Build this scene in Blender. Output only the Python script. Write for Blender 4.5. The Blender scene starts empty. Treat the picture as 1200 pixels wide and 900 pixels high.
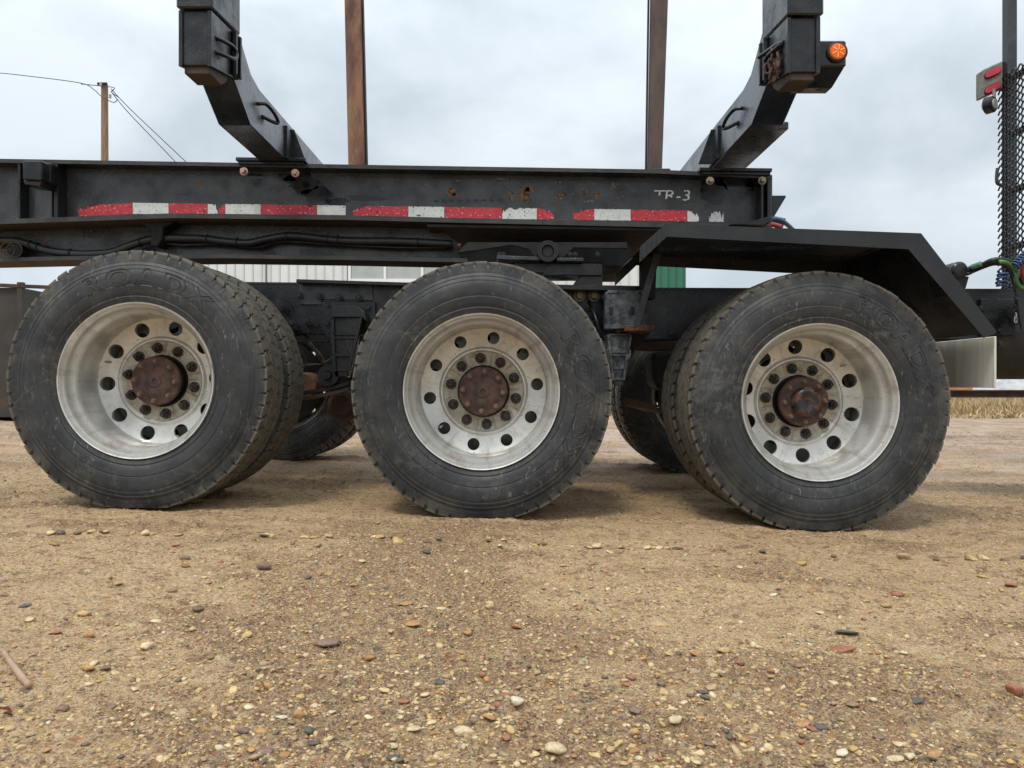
import bpy, bmesh, math, random
import numpy as np
from mathutils import Vector, Matrix, noise as mnoise
random.seed(7); rng = np.random.default_rng(7)
SC = bpy.context.scene
COL = SC.collection
PI = math.pi
CAM_H = 0.55; FPX = 900.0

# ------------------------------------------------------------------ camera, world, sun, exposure
cd = bpy.data.cameras.new('camera'); cam = bpy.data.objects.new('camera', cd); COL.objects.link(cam)
cd.sensor_width = 36; cd.lens = 27.0; cd.clip_start = 0.05; cd.clip_end = 6000
cam.location = (0, 0, CAM_H); cam.rotation_euler = (PI/2, 0, 0)
SC.camera = cam

SUN_EL, SUN_AZ = math.radians(58), math.radians(205)   # behind the camera, a little to its left
w = bpy.data.worlds.new("World"); SC.world = w; w.use_nodes = True
nt = w.node_tree; nt.nodes.clear()
def wn(t, **k):
    n = nt.nodes.new(t)
    for a, b in k.items(): setattr(n, a, b)
    return n
out = wn('ShaderNodeOutputWorld'); mixs = wn('ShaderNodeMixShader')
bg1 = wn('ShaderNodeBackground'); bg2 = wn('ShaderNodeBackground')
sky = wn('ShaderNodeTexSky', sky_type='NISHITA', sun_disc=False)
sky.sun_elevation = SUN_EL; sky.sun_rotation = SUN_AZ
nt.links.new(sky.outputs[0], bg1.inputs[0]); bg1.inputs[1].default_value = 0.10
tc = wn('ShaderNodeTexCoord'); mp = wn('ShaderNodeMapping')
mp.inputs['Scale'].default_value = (1.0, 1.0, 1.6); mp.inputs['Location'].default_value = (3.1, 0.4, 1.7)
nt.links.new(tc.outputs['Generated'], mp.inputs[0])
n1 = wn('ShaderNodeTexNoise'); n1.inputs['Scale'].default_value = 3.6; n1.inputs['Detail'].default_value = 8
n1.inputs['Roughness'].default_value = 0.52; n1.inputs['Distortion'].default_value = 0.25
nt.links.new(mp.outputs[0], n1.inputs[0])
cr = wn('ShaderNodeValToRGB')
cr.color_ramp.elements[0].position = 0.38; cr.color_ramp.elements[0].color = (0.52, 0.583, 0.64, 1)
cr.color_ramp.elements[1].position = 0.62; cr.color_ramp.elements[1].color = (0.72, 0.785, 0.84, 1)
nt.links.new(n1.outputs[0], cr.inputs[0])
nt.links.new(cr.outputs[0], bg2.inputs[0])
# an overcast sky is brighter overhead than at the horizon
sepw = wn('ShaderNodeSeparateXYZ'); nt.links.new(tc.outputs['Generated'], sepw.inputs[0])
mr = wn('ShaderNodeMapRange', interpolation_type='SMOOTHSTEP'); mr.inputs[1].default_value = .2; mr.inputs[2].default_value = 1.0; mr.inputs[3].default_value = 1.02; mr.inputs[4].default_value = 2.1
nt.links.new(sepw.outputs[2], mr.inputs[0]); nt.links.new(mr.outputs[0], bg2.inputs[1])
mixs.inputs[0].default_value = 0.94
nt.links.new(bg1.outputs[0], mixs.inputs[1]); nt.links.new(bg2.outputs[0], mixs.inputs[2])
nt.links.new(mixs.outputs[0], out.inputs[0])

sd = bpy.data.lights.new('sun', 'SUN'); sd.energy = 1.5; sd.angle = math.radians(14); sd.color = (1.0, 0.965, 0.91)
sun = bpy.data.objects.new('sun', sd); COL.objects.link(sun)
# NISHITA rotation: 0 = +Y, clockwise seen from above
sdir = Vector((math.sin(SUN_AZ)*math.cos(SUN_EL), math.cos(SUN_AZ)*math.cos(SUN_EL), math.sin(SUN_EL)))
sun.rotation_euler = sdir.to_track_quat('Z', 'Y').to_euler()
SC.view_settings.view_transform = 'Standard'; SC.view_settings.look = 'None'
SC.view_settings.exposure = 0.2; SC.view_settings.gamma = 1.0

# ------------------------------------------------------------------ helpers
def P(px, py, Y): return Vector(((px-600)/FPX*Y, Y, CAM_H+(450-py)/FPX*Y))
def L(px, Y): return (px-600)/FPX*Y
def ZZ(py, Y): return CAM_H+(450-py)/FPX*Y

def tag(o, label=None, cat=None, group=None, kind=None):
    if label: o['label'] = label
    if cat: o['category'] = cat
    if group: o['group'] = group
    if kind: o['kind'] = kind
    return o
def empty(name, loc, label, cat, group=None):
    o = bpy.data.objects.new(name, None); COL.objects.link(o); o.location = loc; o.empty_display_size = .1
    return tag(o, label, cat, group)
def origin(parent):
    v = Vector((0, 0, 0)); p = parent
    while p is not None: v += p.location; p = p.parent
    return v
def link_mesh(name, me, m, parent=None, loc=None):
    o = bpy.data.objects.new(name, me); COL.objects.link(o)
    if m is not None:
        for q in (m if isinstance(m, (list, tuple)) else [m]): me.materials.append(q)
    if parent is not None: o.parent = parent
    if loc is not None: o.location = loc
    return o
def obj(name, bm, m, parent=None, smooth=False, world=True, loc=None):
    """bmesh in world coordinates -> object under parent (which has no rotation)"""
    off = origin(parent) if (world and parent is not None) else Vector((0, 0, 0))
    if world and parent is None and loc is not None: off = Vector(loc)
    if off.length > 0: bmesh.ops.translate(bm, verts=bm.verts, vec=-off)
    bmesh.ops.recalc_face_normals(bm, faces=bm.faces)
    me = bpy.data.meshes.new(name); bm.to_mesh(me); bm.free()
    if smooth:
        me.polygons.foreach_set('use_smooth', [True]*len(me.polygons))
    o = link_mesh(name, me, m, parent, loc)
    if smooth == 'auto':
        me.set_sharp_from_angle(angle=math.radians(35))
    return o
def NB(): return bmesh.new()
def bevel_all(bm, off, geomfaces=None):
    if off <= 0: return
    try: bmesh.ops.bevel(bm, geom=[e for e in bm.edges if len(e.link_faces) == 2 and e.calc_face_angle(0) > 0.3], offset=off, segments=1, affect='EDGES', clamp_overlap=True)
    except Exception: pass
def add_prism(bm, pts, y0, y1, bev=0.0):
    """pts: (x,z) world outline, extruded between depths y0 and y1"""
    t = NB()
    a = [t.verts.new((p[0], y0, p[1])) for p in pts]; b = [t.verts.new((p[0], y1, p[1])) for p in pts]
    t.faces.new(a); t.faces.new(list(reversed(b)))
    n = len(pts)
    for i in range(n): t.faces.new((a[(i+1) % n], a[i], b[i], b[(i+1) % n]))
    bmesh.ops.recalc_face_normals(t, faces=t.faces)
    bevel_all(t, bev); merge(bm, t)
def merge(bm, t, mat_index=None):
    me = bpy.data.meshes.new('tmp'); 
    if mat_index is not None:
        for f in t.faces: f.material_index = mat_index
    t.to_mesh(me); t.free(); bm.from_mesh(me); bpy.data.meshes.remove(me)
def px_prism(bm, pts, y0, y1, bev=0.003, Yref=None):
    Yr = Yref or y0
    add_prism(bm, [(L(x, Yr), ZZ(y, Yr)) for x, y in pts], y0, y1, bev)
def add_xprism(bm, pts, x0, x1, bev=0.0):
    """pts: (y,z) outline extruded along x"""
    t = NB()
    a = [t.verts.new((x0, p[0], p[1])) for p in pts]; b = [t.verts.new((x1, p[0], p[1])) for p in pts]
    t.faces.new(a); t.faces.new(list(reversed(b)))
    n = len(pts)
    for i in range(n): t.faces.new((a[(i+1) % n], a[i], b[i], b[(i+1) % n]))
    bmesh.ops.recalc_face_normals(t, faces=t.faces)
    bevel_all(t, bev); merge(bm, t)
def add_box(bm, x0, x1, y0, y1, z0, z1, bev=0.0): add_prism(bm, [(x0, z0), (x1, z0), (x1, z1), (x0, z1)], y0, y1, bev)
def add_tube(bm, pts, r, seg=8, closed=False, caps=True):
    pts = [Vector(p) for p in pts]; n = len(pts); rings = []
    up = Vector((0, 0, 1)); prevn = None
    for i, p in enumerate(pts):
        if closed: d = pts[(i+1) % n]-pts[i-1]
        else: d = pts[min(i+1, n-1)]-pts[max(i-1, 0)]
        d.normalize()
        if prevn is None:
            a = d.cross(up)
            if a.length < 1e-3: a = d.cross(Vector((1, 0, 0)))
        else: a = prevn-d*prevn.dot(d)
        a.normalize(); prevn = a; b = d.cross(a)
        rr = r[i] if isinstance(r, (list, tuple)) else r
        rings.append([bm.verts.new(p+a*math.cos(t*2*PI/seg)*rr+b*math.sin(t*2*PI/seg)*rr) for t in range(seg)])
    for i in range(n if closed else n-1):
        A, B = rings[i], rings[(i+1) % n]
        for t in range(seg): bm.faces.new((A[t], A[(t+1) % seg], B[(t+1) % seg], B[t]))
    if caps and not closed:
        bm.faces.new(list(reversed(rings[0]))); bm.faces.new(rings[-1])
def smooth_path(pts, k=6):
    pts = [Vector(p) for p in pts]; o = []
    for i in range(len(pts)-1):
        p0, p1, p2, p3 = pts[max(i-1, 0)], pts[i], pts[i+1], pts[min(i+2, len(pts)-1)]
        for j in range(k):
            t = j/k
            o.append(0.5*((2*p1)+(p2-p0)*t+(2*p0-5*p1+4*p2-p3)*t*t+(3*p1-p0-3*p2+p3)*t**3))
    o.append(pts[-1]); return o
def add_lathe(bm, prof, seg=48, cx=0, cz=0, cy=0, a0=0):
    """prof list of (r, y); axis along Y. r==0 closes"""
    rings = []
    for r, y in prof:
        if r <= 1e-6: rings.append([bm.verts.new((cx, cy+y, cz))])
        else: rings.append([bm.verts.new((cx+r*math.cos(a0+t*2*PI/seg), cy+y, cz+r*math.sin(a0+t*2*PI/seg))) for t in range(seg)])
    for A, B in zip(rings, rings[1:]):
        for t in range(seg):
            u = (t+1) % seg
            if len(A) == 1 and len(B) == 1: continue
            if len(A) == 1: bm.faces.new((A[0], B[t], B[u]))
            elif len(B) == 1: bm.faces.new((A[t], A[u], B[0]))
            else: bm.faces.new((A[t], A[u], B[u], B[t]))
    return rings
def hexbolt(bm, c, r=0.012, h=0.010, a0=0.2, washer=True):
    x, y, z = c
    if washer: add_lathe(bm, [(0, y), (r*1.45, y), (r*1.45, y-0.003), (0, y-0.003)], 12, x, z)
    add_lathe(bm, [(0, y-0.003), (r, y-0.003), (r, y-h*.8), (r*.85, y-h), (0, y-h)], 6, x, z, a0=a0)

# ------------------------------------------------------------------ materials
def M(name, base, base2=None, rough=0.5, rough2=None, metal=0.0, scale=8, lo=.4, hi=.65, bump=0.0, bscale=60, bdist=0.002,
      rust=None, rust_scale=5, rust_lo=.6, rust_hi=.68, speck=None, speck_scale=120, speck_th=.72, spec=0.5, coat=0, stretch=None, detail=6):
    m = bpy.data.materials.new(name); m.use_nodes = True; t = m.node_tree; N = t.nodes; b = N['Principled BSDF']
    def nn(k): return N.new(k)
    tc = nn('ShaderNodeTexCoord'); src = tc.outputs['Object']
    if stretch:
        q = nn('ShaderNodeMapping'); q.inputs['Scale'].default_value = stretch; t.links.new(src, q.inputs[0]); src = q.outputs[0]
    def noise(sc, det=detail, r=.6):
        n = nn('ShaderNodeTexNoise'); n.inputs['Scale'].default_value = sc; n.inputs['Detail'].default_value = det; n.inputs['Roughness'].default_value = r
        t.links.new(src, n.inputs[0]); return n.outputs[0]
    def ramp(s, lo, hi):
        r = nn('ShaderNodeMapRange'); r.inputs[1].default_value = lo; r.inputs[2].default_value = hi; r.clamp = True
        t.links.new(s, r.inputs[0]); return r.outputs[0]
    def mixc(f, a, c):
        x = nn('ShaderNodeMix'); x.data_type = 'RGBA'
        t.links.new(f, x.inputs[0])
        for v, i in ((a, 6), (c, 7)):
            if hasattr(v, 'is_linked') : t.links.new(v, x.inputs[i])
            else: x.inputs[i].default_value = (*v, 1)
        return x.outputs[2]
    b.inputs['Base Color'].default_value = (*base, 1); b.inputs['Roughness'].default_value = rough
    b.inputs['Metallic'].default_value = metal; b.inputs['Specular IOR Level'].default_value = spec
    if coat: b.inputs['Coat Weight'].default_value = coat; b.inputs['Coat Roughness'].default_value = .15
    c = None; rgh = None
    f = ramp(noise(scale), lo, hi)
    if base2 is not None:
        c = mixc(f, base, base2)
    if rough2 is not None:
        r = nn('ShaderNodeMapRange'); r.inputs[3].default_value = rough; r.inputs[4].default_value = rough2; t.links.new(f, r.inputs[0]); rgh = r.outputs[0]
    if rust is not None:
        rf = ramp(noise(rust_scale, 8, .65), rust_lo, rust_hi)
        rc = mixc(ramp(noise(rust_scale*9), .35, .65), rust, tuple(v*.45 for v in rust))
        c = mixc(rf, c if c is not None else base, rc)
        x = nn('ShaderNodeMix'); t.links.new(rf, x.inputs[0])
        if rgh is not None: t.links.new(rgh, x.inputs[2])
        else: x.inputs[2].default_value = rough
        x.inputs[3].default_value = .85; rgh = x.outputs[0]
    if speck is not None:
        sf = ramp(noise(speck_scale, 3, .5), speck_th, speck_th+.04)
        c = mixc(sf, c if c is not None else base, speck)
    if c is not None: t.links.new(c, b.inputs['Base Color'])
    if rgh is not None: t.links.new(rgh, b.inputs['Roughness'])
    if bump:
        bp = nn('ShaderNodeBump'); bp.inputs['Strength'].default_value = bump; bp.inputs['Distance'].default_value = bdist
        t.links.new(noise(bscale, 4, .6), bp.inputs['Height']); t.links.new(bp.outputs[0], b.inputs['Normal'])
    return m
BLK = M('wet_black_paint', (.005, .0055, .0065), (.013, .014, .0155), rough=.2, rough2=.5, scale=11, bump=.5, bscale=75, bdist=.003, speck=(.05, .05, .048), speck_scale=120, speck_th=.70, rust=(.09, .045, .02), rust_scale=9, rust_lo=.69, rust_hi=.74)
WEB = M('weathered_black_paint', (.036, .039, .043), (.005, .0055, .006), rough=.26, rough2=.5, scale=7, lo=.43, hi=.64, bump=.6, bscale=95, bdist=.004, coat=.25, rust=(.20, .10, .045), rust_scale=9, rust_lo=.63, rust_hi=.69,
        speck=(.15, .15, .14), speck_scale=120, speck_th=.655, detail=9)
GLOSS = M('glossy_black_paint', (.008, .010, .015), (.017, .020, .027), rough=.16, rough2=.36, scale=9, lo=.42, hi=.6, bump=.55, bscale=60, bdist=.003, speck=(.003, .003, .003), speck_scale=75, speck_th=.64, coat=.35)
DARK = M('dark_grimy_steel', (.007, .0065, .006), (.018, .0155, .012), rough=.6, rough2=.85, scale=9, bump=.5, bscale=50, bdist=.003, rust=(.07, .032, .015), rust_scale=5, rust_lo=.6, rust_hi=.72)
FEND = M('matte_black_fender', (.009, .0095, .0105), (.017, .018, .019), rough=.24, rough2=.5, scale=6, speck=(.07, .07, .065), speck_scale=60, speck_th=.70, bump=.25, bscale=120, bdist=.002)
RUST = M('rust', (.16, .068, .032), (.065, .030, .018), rough=.85, scale=10, bump=.6, bscale=90, bdist=.003, speck=(.24, .12, .06), speck_scale=60, speck_th=.62)
RUSTD = M('dark_rust_underside', (.075, .040, .024), (.035, .022, .015), rough=.85, scale=9, bump=.5, bscale=60, bdist=.003)
STAKE2 = M('dark_rusted_stake_steel', (.10, .058, .043), (.055, .036, .030), rough=.55, rough2=.8, scale=9, bump=.4, bscale=60, rust=(.17, .11, .07), rust_scale=9, rust_lo=.58, rust_hi=.68, stretch=(1, 1, .35))
VDK = M('shade_black_steel', (.004, .004, .004), (.009, .008, .007), rough=.6, rough2=.85, scale=12, bump=.5, bscale=60)  # near-black base: the shade around the fifth wheel is put into the colour
STAKE = M('rusted_stake_steel', (.26, .115, .058), (.085, .040, .028), rough=.6, rough2=.8, scale=9, bump=.4, bscale=60, rust=(.30, .215, .10), rust_scale=11, rust_lo=.54, rust_hi=.66, stretch=(1, 1, .35))
HUBM = M('rusty_hub', (.085, .042, .030), (.028, .019, .018), rough=.62, rough2=.8, scale=22, bump=.7, bscale=110, bdist=.003, rust=(.15, .07, .042), rust_scale=26, rust_lo=.52, rust_hi=.62)
NUT = M('dark_lug_nut', (.014, .011, .009), (.042, .025, .017), rough=.45, rough2=.7, scale=50, bump=.4, bscale=200)
NUTR = M('rusty_hub_bolt', (.17, .10, .07), (.08, .045, .032), rough=.7, scale=70, bump=.4, bscale=200)
CAP = M('chipped_black_cap', (.012, .013, .016), (.02, .021, .024), rough=.25, rough2=.4, scale=20, bump=.3, bscale=80, rust=(.16, .062, .03), rust_scale=22, rust_lo=.50, rust_hi=.56)
WOOD = M('old_brown_block', (.055, .032, .023), (.022, .016, .013), rough=.75, scale=12, bump=.5, bscale=80)
GALV = M('bare_light_metal', (.42, .41, .38), (.30, .29, .26), rough=.45, rough2=.65, metal=.3, scale=30, bump=.3, bscale=120)
CASTW = M('wet_cast_sky_sheen', (.11, .125, .14), (.016, .018, .02), rough=.16, rough2=.45, scale=24, lo=.35, hi=.62, bump=.8, bscale=45, bdist=.006)  # pale blue base colour paints in the sky reflected by wet metal
HOSE = M('black_hose', (.014, .014, .015), (.022, .022, .022), rough=.38, scale=20, bump=.2, bscale=90)
WHITEP = M('worn_white_paint', (.74, .73, .70), (.5, .49, .46), rough=.5, scale=40)
WIREM = M('wire', (.03, .03, .03), rough=.5)
POLEW = M('weathered_pole_wood', (.30, .19, .115), (.17, .105, .065), rough=.85, scale=6, bump=.5, bscale=30, stretch=(4, 4, .3))

def rim_mat():
    m = M('dirty_silver_rim', (.64, .63, .59), (.47, .455, .41), rough=.30, rough2=.48, metal=.45, scale=9, lo=.38, hi=.7, bump=.18, bscale=140, bdist=.0015,
          rust=(.23, .14, .075), rust_scale=5.5, rust_lo=.60, rust_hi=.78, speck=(.13, .09, .06), speck_scale=140, speck_th=.67)
    return m
RIM = rim_mat()
RIM2 = M('dirty_cream_hub_pad', (.54, .50, .40), (.38, .33, .235), rough=.5, rough2=.65, metal=.15, scale=16, bump=.2, bscale=120, rust=(.19, .10, .045), rust_scale=13, rust_lo=.58, rust_hi=.75, speck=(.1, .06, .04), speck_scale=150, speck_th=.66)

def tyre_mat():
    m = bpy.data.materials.new('scuffed_tyre_rubber'); m.use_nodes = True; t = m.node_tree; N = t.nodes; b = N['Principled BSDF']
    def nn(k, **kw):
        n = N.new(k)
        for a, c in kw.items(): setattr(n, a, c)
        return n
    tc = nn('ShaderNodeTexCoord'); o = tc.outputs['Object']
    oi = nn('ShaderNodeObjectInfo'); va = nn('ShaderNodeVectorMath', operation='MULTIPLY_ADD')
    va.inputs[1].default_value = (9, 9, 9); cmb = nn('ShaderNodeCombineXYZ')
    for i in range(3): t.links.new(oi.outputs['Random'], cmb.inputs[i])
    t.links.new(cmb.outputs[0], va.inputs[0]); t.links.new(o, va.inputs[2]); p = va.outputs[0]
    def noise(sc, det=6, r=.6, src=p, dist=0):
        n = nn('ShaderNodeTexNoise'); n.inputs['Scale'].default_value = sc; n.inputs['Detail'].default_value = det; n.inputs['Roughness'].default_value = r
        n.inputs['Distortion'].default_value = dist
        t.links.new(src, n.inputs[0]); return n.outputs[0]
    def rng_(s, lo, hi, a=0, c=1):
        r = nn('ShaderNodeMapRange'); r.clamp = True
        for i, v in enumerate((lo, hi, a, c)): r.inputs[i+1].default_value = v
        t.links.new(s, r.inputs[0]); return r.outputs[0]
    def mixc(f, a, c):
        x = nn('ShaderNodeMix'); x.data_type = 'RGBA'; t.links.new(f, x.inputs[0])
        for v, i in ((a, 6), (c, 7)):
            if hasattr(v, 'is_linked'): t.links.new(v, x.inputs[i])
            else: x.inputs[i].default_value = (*v, 1)
        return x.outputs[2]
    def mul(a, c):
        x = nn('ShaderNodeMath', operation='MULTIPLY')
        for v, i in ((a, 0), (c, 1)):
            if hasattr(v, 'is_linked'): t.links.new(v, x.inputs[i])
            else: x.inputs[i].default_value = v
        return x.outputs[0]
    # radius from the axle (object space, axis along Y)
    sep = nn('ShaderNodeSeparateXYZ'); t.links.new(o, sep.inputs[0])
    c2 = nn('ShaderNodeCombineXYZ'); t.links.new(sep.outputs[0], c2.inputs[0]); t.links.new(sep.outputs[2], c2.inputs[2])
    ln = nn('ShaderNodeVectorMath', operation='LENGTH'); t.links.new(c2.outputs[0], ln.inputs[0]); rad = ln.outputs['Value']
    col = mixc(rng_(noise(5), .35, .65), (.0125, .0145, .017), (.028, .031, .034))
    # dusty brown bloom, heavier near the shoulder and tread
    dust = mul(rng_(noise(7, 8, .7), .45, .72), rng_(rad, .40, .50, .25, .8))
    col = mixc(dust, col, (.125, .112, .085))
    # pale scuffs: thin distorted streaks
    st = nn('ShaderNodeMapping'); st.inputs['Scale'].default_value = (3.2, 1, 1.1); st.inputs['Rotation'].default_value = (0, .7, 0); t.links.new(p, st.inputs[0])
    sc = mul(rng_(noise(22, 9, .78, st.outputs[0], .8), .58, .66), rng_(noise(2.4, 3), .40, .54))
    col = mixc(mul(sc, .85), col, (.24, .225, .19))
    sm = mul(rng_(noise(3.1, 5, .65), .50, .62), rng_(noise(34, 6, .75), .48, .62)); col = mixc(mul(sm, .42), col, (.16, .15, .125))
    sp = rng_(noise(150, 3), .70, .76); col = mixc(mul(sp, .5), col, (.16, .15, .13))
    # fine crack lines
    vo = nn('ShaderNodeTexVoronoi'); vo.feature = 'DISTANCE_TO_EDGE'; vo.inputs['Scale'].default_value = 3.2
    wv = nn('ShaderNodeVectorMath', operation='MULTIPLY_ADD'); t.links.new(p, wv.inputs[2])
    nz = nn('ShaderNodeTexNoise'); nz.inputs['Scale'].default_value = 9; t.links.new(p, nz.inputs[0]); t.links.new(nz.outputs[1], wv.inputs[0]); wv.inputs[1].default_value = (.12, .12, .12)
    t.links.new(wv.outputs[0], vo.inputs[0])
    cl = mul(rng_(vo.outputs[0], .0, .006, 1, 0), rng_(noise(3, 2), .52, .58))
    col = mixc(mul(cl, .30), col, (.20, .19, .17))
    # tread crown: worn, dusty brown-grey
    crown = rng_(rad, .511, .519)
    tread = mixc(rng_(noise(26, 6, .7), .35, .7), (.075, .066, .050), (.15, .132, .10))
    col = mixc(crown, col, tread)
    t.links.new(col, b.inputs['Base Color'])
    t.links.new(rng_(noise(6), .3, .7, .48, .68), b.inputs['Roughness'])
    b.inputs['Specular IOR Level'].default_value = .45
    bp = nn('ShaderNodeBump'); bp.inputs['Strength'].default_value = .35; bp.inputs['Distance'].default_value = .002
    t.links.new(noise(90, 6, .7), bp.inputs['Height']); t.links.new(bp.outputs[0], b.inputs['Normal'])
    return m
TYRE = tyre_mat()

def tape_mat(name, colr, th=.60, base=(.024, .025, .027)):
    """retroreflective tape with chipped spots through which the black paint shows"""
    m = M(name, colr, tuple(v*.82 for v in colr), rough=.4, rough2=.55, scale=30, speck=tuple(min(1, v*.5+.35) for v in colr) if colr[1] < .3 else (.35, .35, .33), speck_scale=85, speck_th=.615)
    t = m.node_tree; N = t.nodes; b = N['Principled BSDF']; old = b.inputs['Base Color'].links[0].from_socket
    n = N.new('ShaderNodeTexNoise'); n.inputs['Scale'].default_value = 42; n.inputs['Detail'].default_value = 4
    tc = N.new('ShaderNodeTexCoord'); t.links.new(tc.outputs['Object'], n.inputs[0])
    r = N.new('ShaderNodeMapRange'); r.inputs[1].default_value = th; r.inputs[2].default_value = th+.02; t.links.new(n.outputs[0], r.inputs[0])
    x = N.new('ShaderNodeMix'); x.data_type = 'RGBA'; t.links.new(r.outputs[0], x.inputs[0]); t.links.new(old, x.inputs[6]); x.inputs[7].default_value = (*base, 1)
    t.links.new(x.outputs[2], b.inputs['Base Color']); return m
TRED = tape_mat('red_reflective_tape', (.50, .028, .042), .64)
TWHT = tape_mat('white_reflective_tape', (.66, .68, .64), .66)

STONES = [(.46, .31, .15), (.42, .23, .09), (.22, .145, .10), (.56, .44, .26), (.10, .092, .082), (.32, .13, .07), (.40, .29, .18), (.62, .53, .38)]
def stone_ramp(t, fac):
    r = t.nodes.new('ShaderNodeValToRGB'); r.color_ramp.interpolation = 'CONSTANT'
    cols = [(.42, .29, .15), (.52, .33, .13), (.27, .175, .10), (.38, .19, .075), (.60, .46, .25), (.13, .10, .078), (.46, .32, .17), (.32, .135, .065), (.62, .49, .30), (.17, .11, .07), (.54, .37, .15), (.38, .26, .15), (.57, .41, .20), (.20, .13, .08), (.46, .26, .10), (.62, .48, .27)]
    e = r.color_ramp.elements
    e[0].position = 0; e[0].color = (*cols[0], 1); e[1].position = 1/len(cols); e[1].color = (*cols[1], 1)
    for i, c in enumerate(cols[2:], 2):
        q = e.new(i/len(cols)); q.color = (*c, 1)
    t.links.new(fac, r.inputs[0]); return r.outputs[0]
def stone_mat(name, mode, colr=None):
    m = bpy.data.materials.new(name); m.use_nodes = True; t = m.node_tree; N = t.nodes; b = N['Principled BSDF']
    if mode == 'attr':
        a = N.new('ShaderNodeAttribute'); a.attribute_name = 'tone'; c = stone_ramp(t, a.outputs['Fac'])
    elif mode == 'obj':
        a = N.new('ShaderNodeObjectInfo'); c = stone_ramp(t, a.outputs['Random'])
    else:
        a = N.new('ShaderNodeRGB'); a.outputs[0].default_value = (*colr, 1); c = a.outputs[0]
    g = N.new('ShaderNodeNewGeometry'); n = N.new('ShaderNodeTexNoise'); n.inputs['Scale'].default_value = 160; n.inputs['Detail'].default_value = 5
    t.links.new(g.outputs['Position'], n.inputs[0])
    r = N.new('ShaderNodeMapRange'); r.inputs[1].default_value = .3; r.inputs[2].default_value = .7; r.inputs[3].default_value = .72; r.inputs[4].default_value = 1.22; t.links.new(n.outputs[0], r.inputs[0])
    v = N.new('ShaderNodeVectorMath'); v.operation = 'SCALE'; t.links.new(c, v.inputs[0]); t.links.new(r.outputs[0], v.inputs[3])
    t.links.new(v.outputs[0], b.inputs['Base Color']); b.inputs['Roughness'].default_value = .62
    bp = N.new('ShaderNodeBump'); bp.inputs['Strength'].default_value = .3; bp.inputs['Distance'].default_value = .001; t.links.new(n.outputs[0], bp.inputs['Height']); t.links.new(bp.outputs[0], b.inputs['Normal'])
    return m

def streaks(m, colr, lo=.52, hi=.66, fa=7, fr=5, amt=.75, rmax=9):
    """grime and rust runs radiating from the axle: noise in (angle, radius) of the wheel"""
    t = m.node_tree; N = t.nodes; b = N['Principled BSDF']; old = b.inputs['Base Color'].links[0].from_socket
    tc = N.new('ShaderNodeTexCoord'); sp = N.new('ShaderNodeSeparateXYZ'); t.links.new(tc.outputs['Object'], sp.inputs[0])
    at = N.new('ShaderNodeMath'); at.operation = 'ARCTAN2'; t.links.new(sp.outputs[2], at.inputs[0]); t.links.new(sp.outputs[0], at.inputs[1])
    cs = N.new('ShaderNodeCombineXYZ'); t.links.new(sp.outputs[0], cs.inputs[0]); t.links.new(sp.outputs[2], cs.inputs[1])
    ln = N.new('ShaderNodeVectorMath'); ln.operation = 'LENGTH'; t.links.new(cs.outputs[0], ln.inputs[0])
    nv = N.new('ShaderNodeVectorMath'); nv.operation = 'NORMALIZE'; t.links.new(cs.outputs[0], nv.inputs[0])
    sc = N.new('ShaderNodeVectorMath'); sc.operation = 'SCALE'; sc.inputs[3].default_value = fa; t.links.new(nv.outputs[0], sc.inputs[0])
    oi = N.new('ShaderNodeObjectInfo'); m1 = N.new('ShaderNodeMath'); m1.operation = 'MULTIPLY_ADD'; m1.inputs[1].default_value = fr; t.links.new(ln.outputs['Value'], m1.inputs[0])
    m2 = N.new('ShaderNodeMath'); m2.operation = 'MULTIPLY'; m2.inputs[1].default_value = 30; t.links.new(oi.outputs['Random'], m2.inputs[0]); t.links.new(m2.outputs[0], m1.inputs[2])
    ad = N.new('ShaderNodeCombineXYZ'); s2 = N.new('ShaderNodeSeparateXYZ'); t.links.new(sc.outputs[0], s2.inputs[0])
    t.links.new(s2.outputs[0], ad.inputs[0]); t.links.new(s2.outputs[1], ad.inputs[1]); t.links.new(m1.outputs[0], ad.inputs[2])
    n = N.new('ShaderNodeTexNoise'); n.inputs['Scale'].default_value = 1.0; n.inputs['Detail'].default_value = 7; n.inputs['Roughness'].default_value = .68; t.links.new(ad.outputs[0], n.inputs[0])
    r = N.new('ShaderNodeMapRange'); r.inputs[1].default_value = lo; r.inputs[2].default_value = hi; r.inputs[4].default_value = amt; t.links.new(n.outputs[0], r.inputs[0])
    x = N.new('ShaderNodeMix'); x.data_type = 'RGBA'; t.links.new(r.outputs[0], x.inputs[0]); t.links.new(old, x.inputs[6]); x.inputs[7].default_value = (*colr, 1)
    t.links.new(x.outputs[2], b.inputs['Base Color'])
streaks(RIM, (.25, .20, .15), .53, .68, 5, 9, .5); streaks(RIM2, (.16, .095, .05), .50, .64, 9, 14, .75)
# ------------------------------------------------------------------ numpy noise
def vnoise(x, y, seed=0):
    xi = np.floor(x).astype(np.int64); yi = np.floor(y).astype(np.int64); fx = x-xi; fy = y-yi
    fx = fx*fx*(3-2*fx); fy = fy*fy*(3-2*fy)
    def h(a, b):
        n = (a*374761393+b*668265263+seed*1442695041) & 0xffffffff
        n = ((n ^ (n >> 13))*1274126177) & 0xffffffff
        return ((n ^ (n >> 16)) & 0xffff)/65535.0
    return (h(xi, yi)*(1-fx)+h(xi+1, yi)*fx)*(1-fy)+(h(xi, yi+1)*(1-fx)+h(xi+1, yi+1)*fx)*fy
def fbm(x, y, o=4, seed=0):
    s = 0; a = .5
    for i in range(o): s = s+a*(vnoise(x*2**i, y*2**i, seed+i)-.5); a *= .5
    return s
def ss(a, b, x): t = np.clip((x-a)/(b-a), 0, 1); return t*t*(3-2*t)
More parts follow.
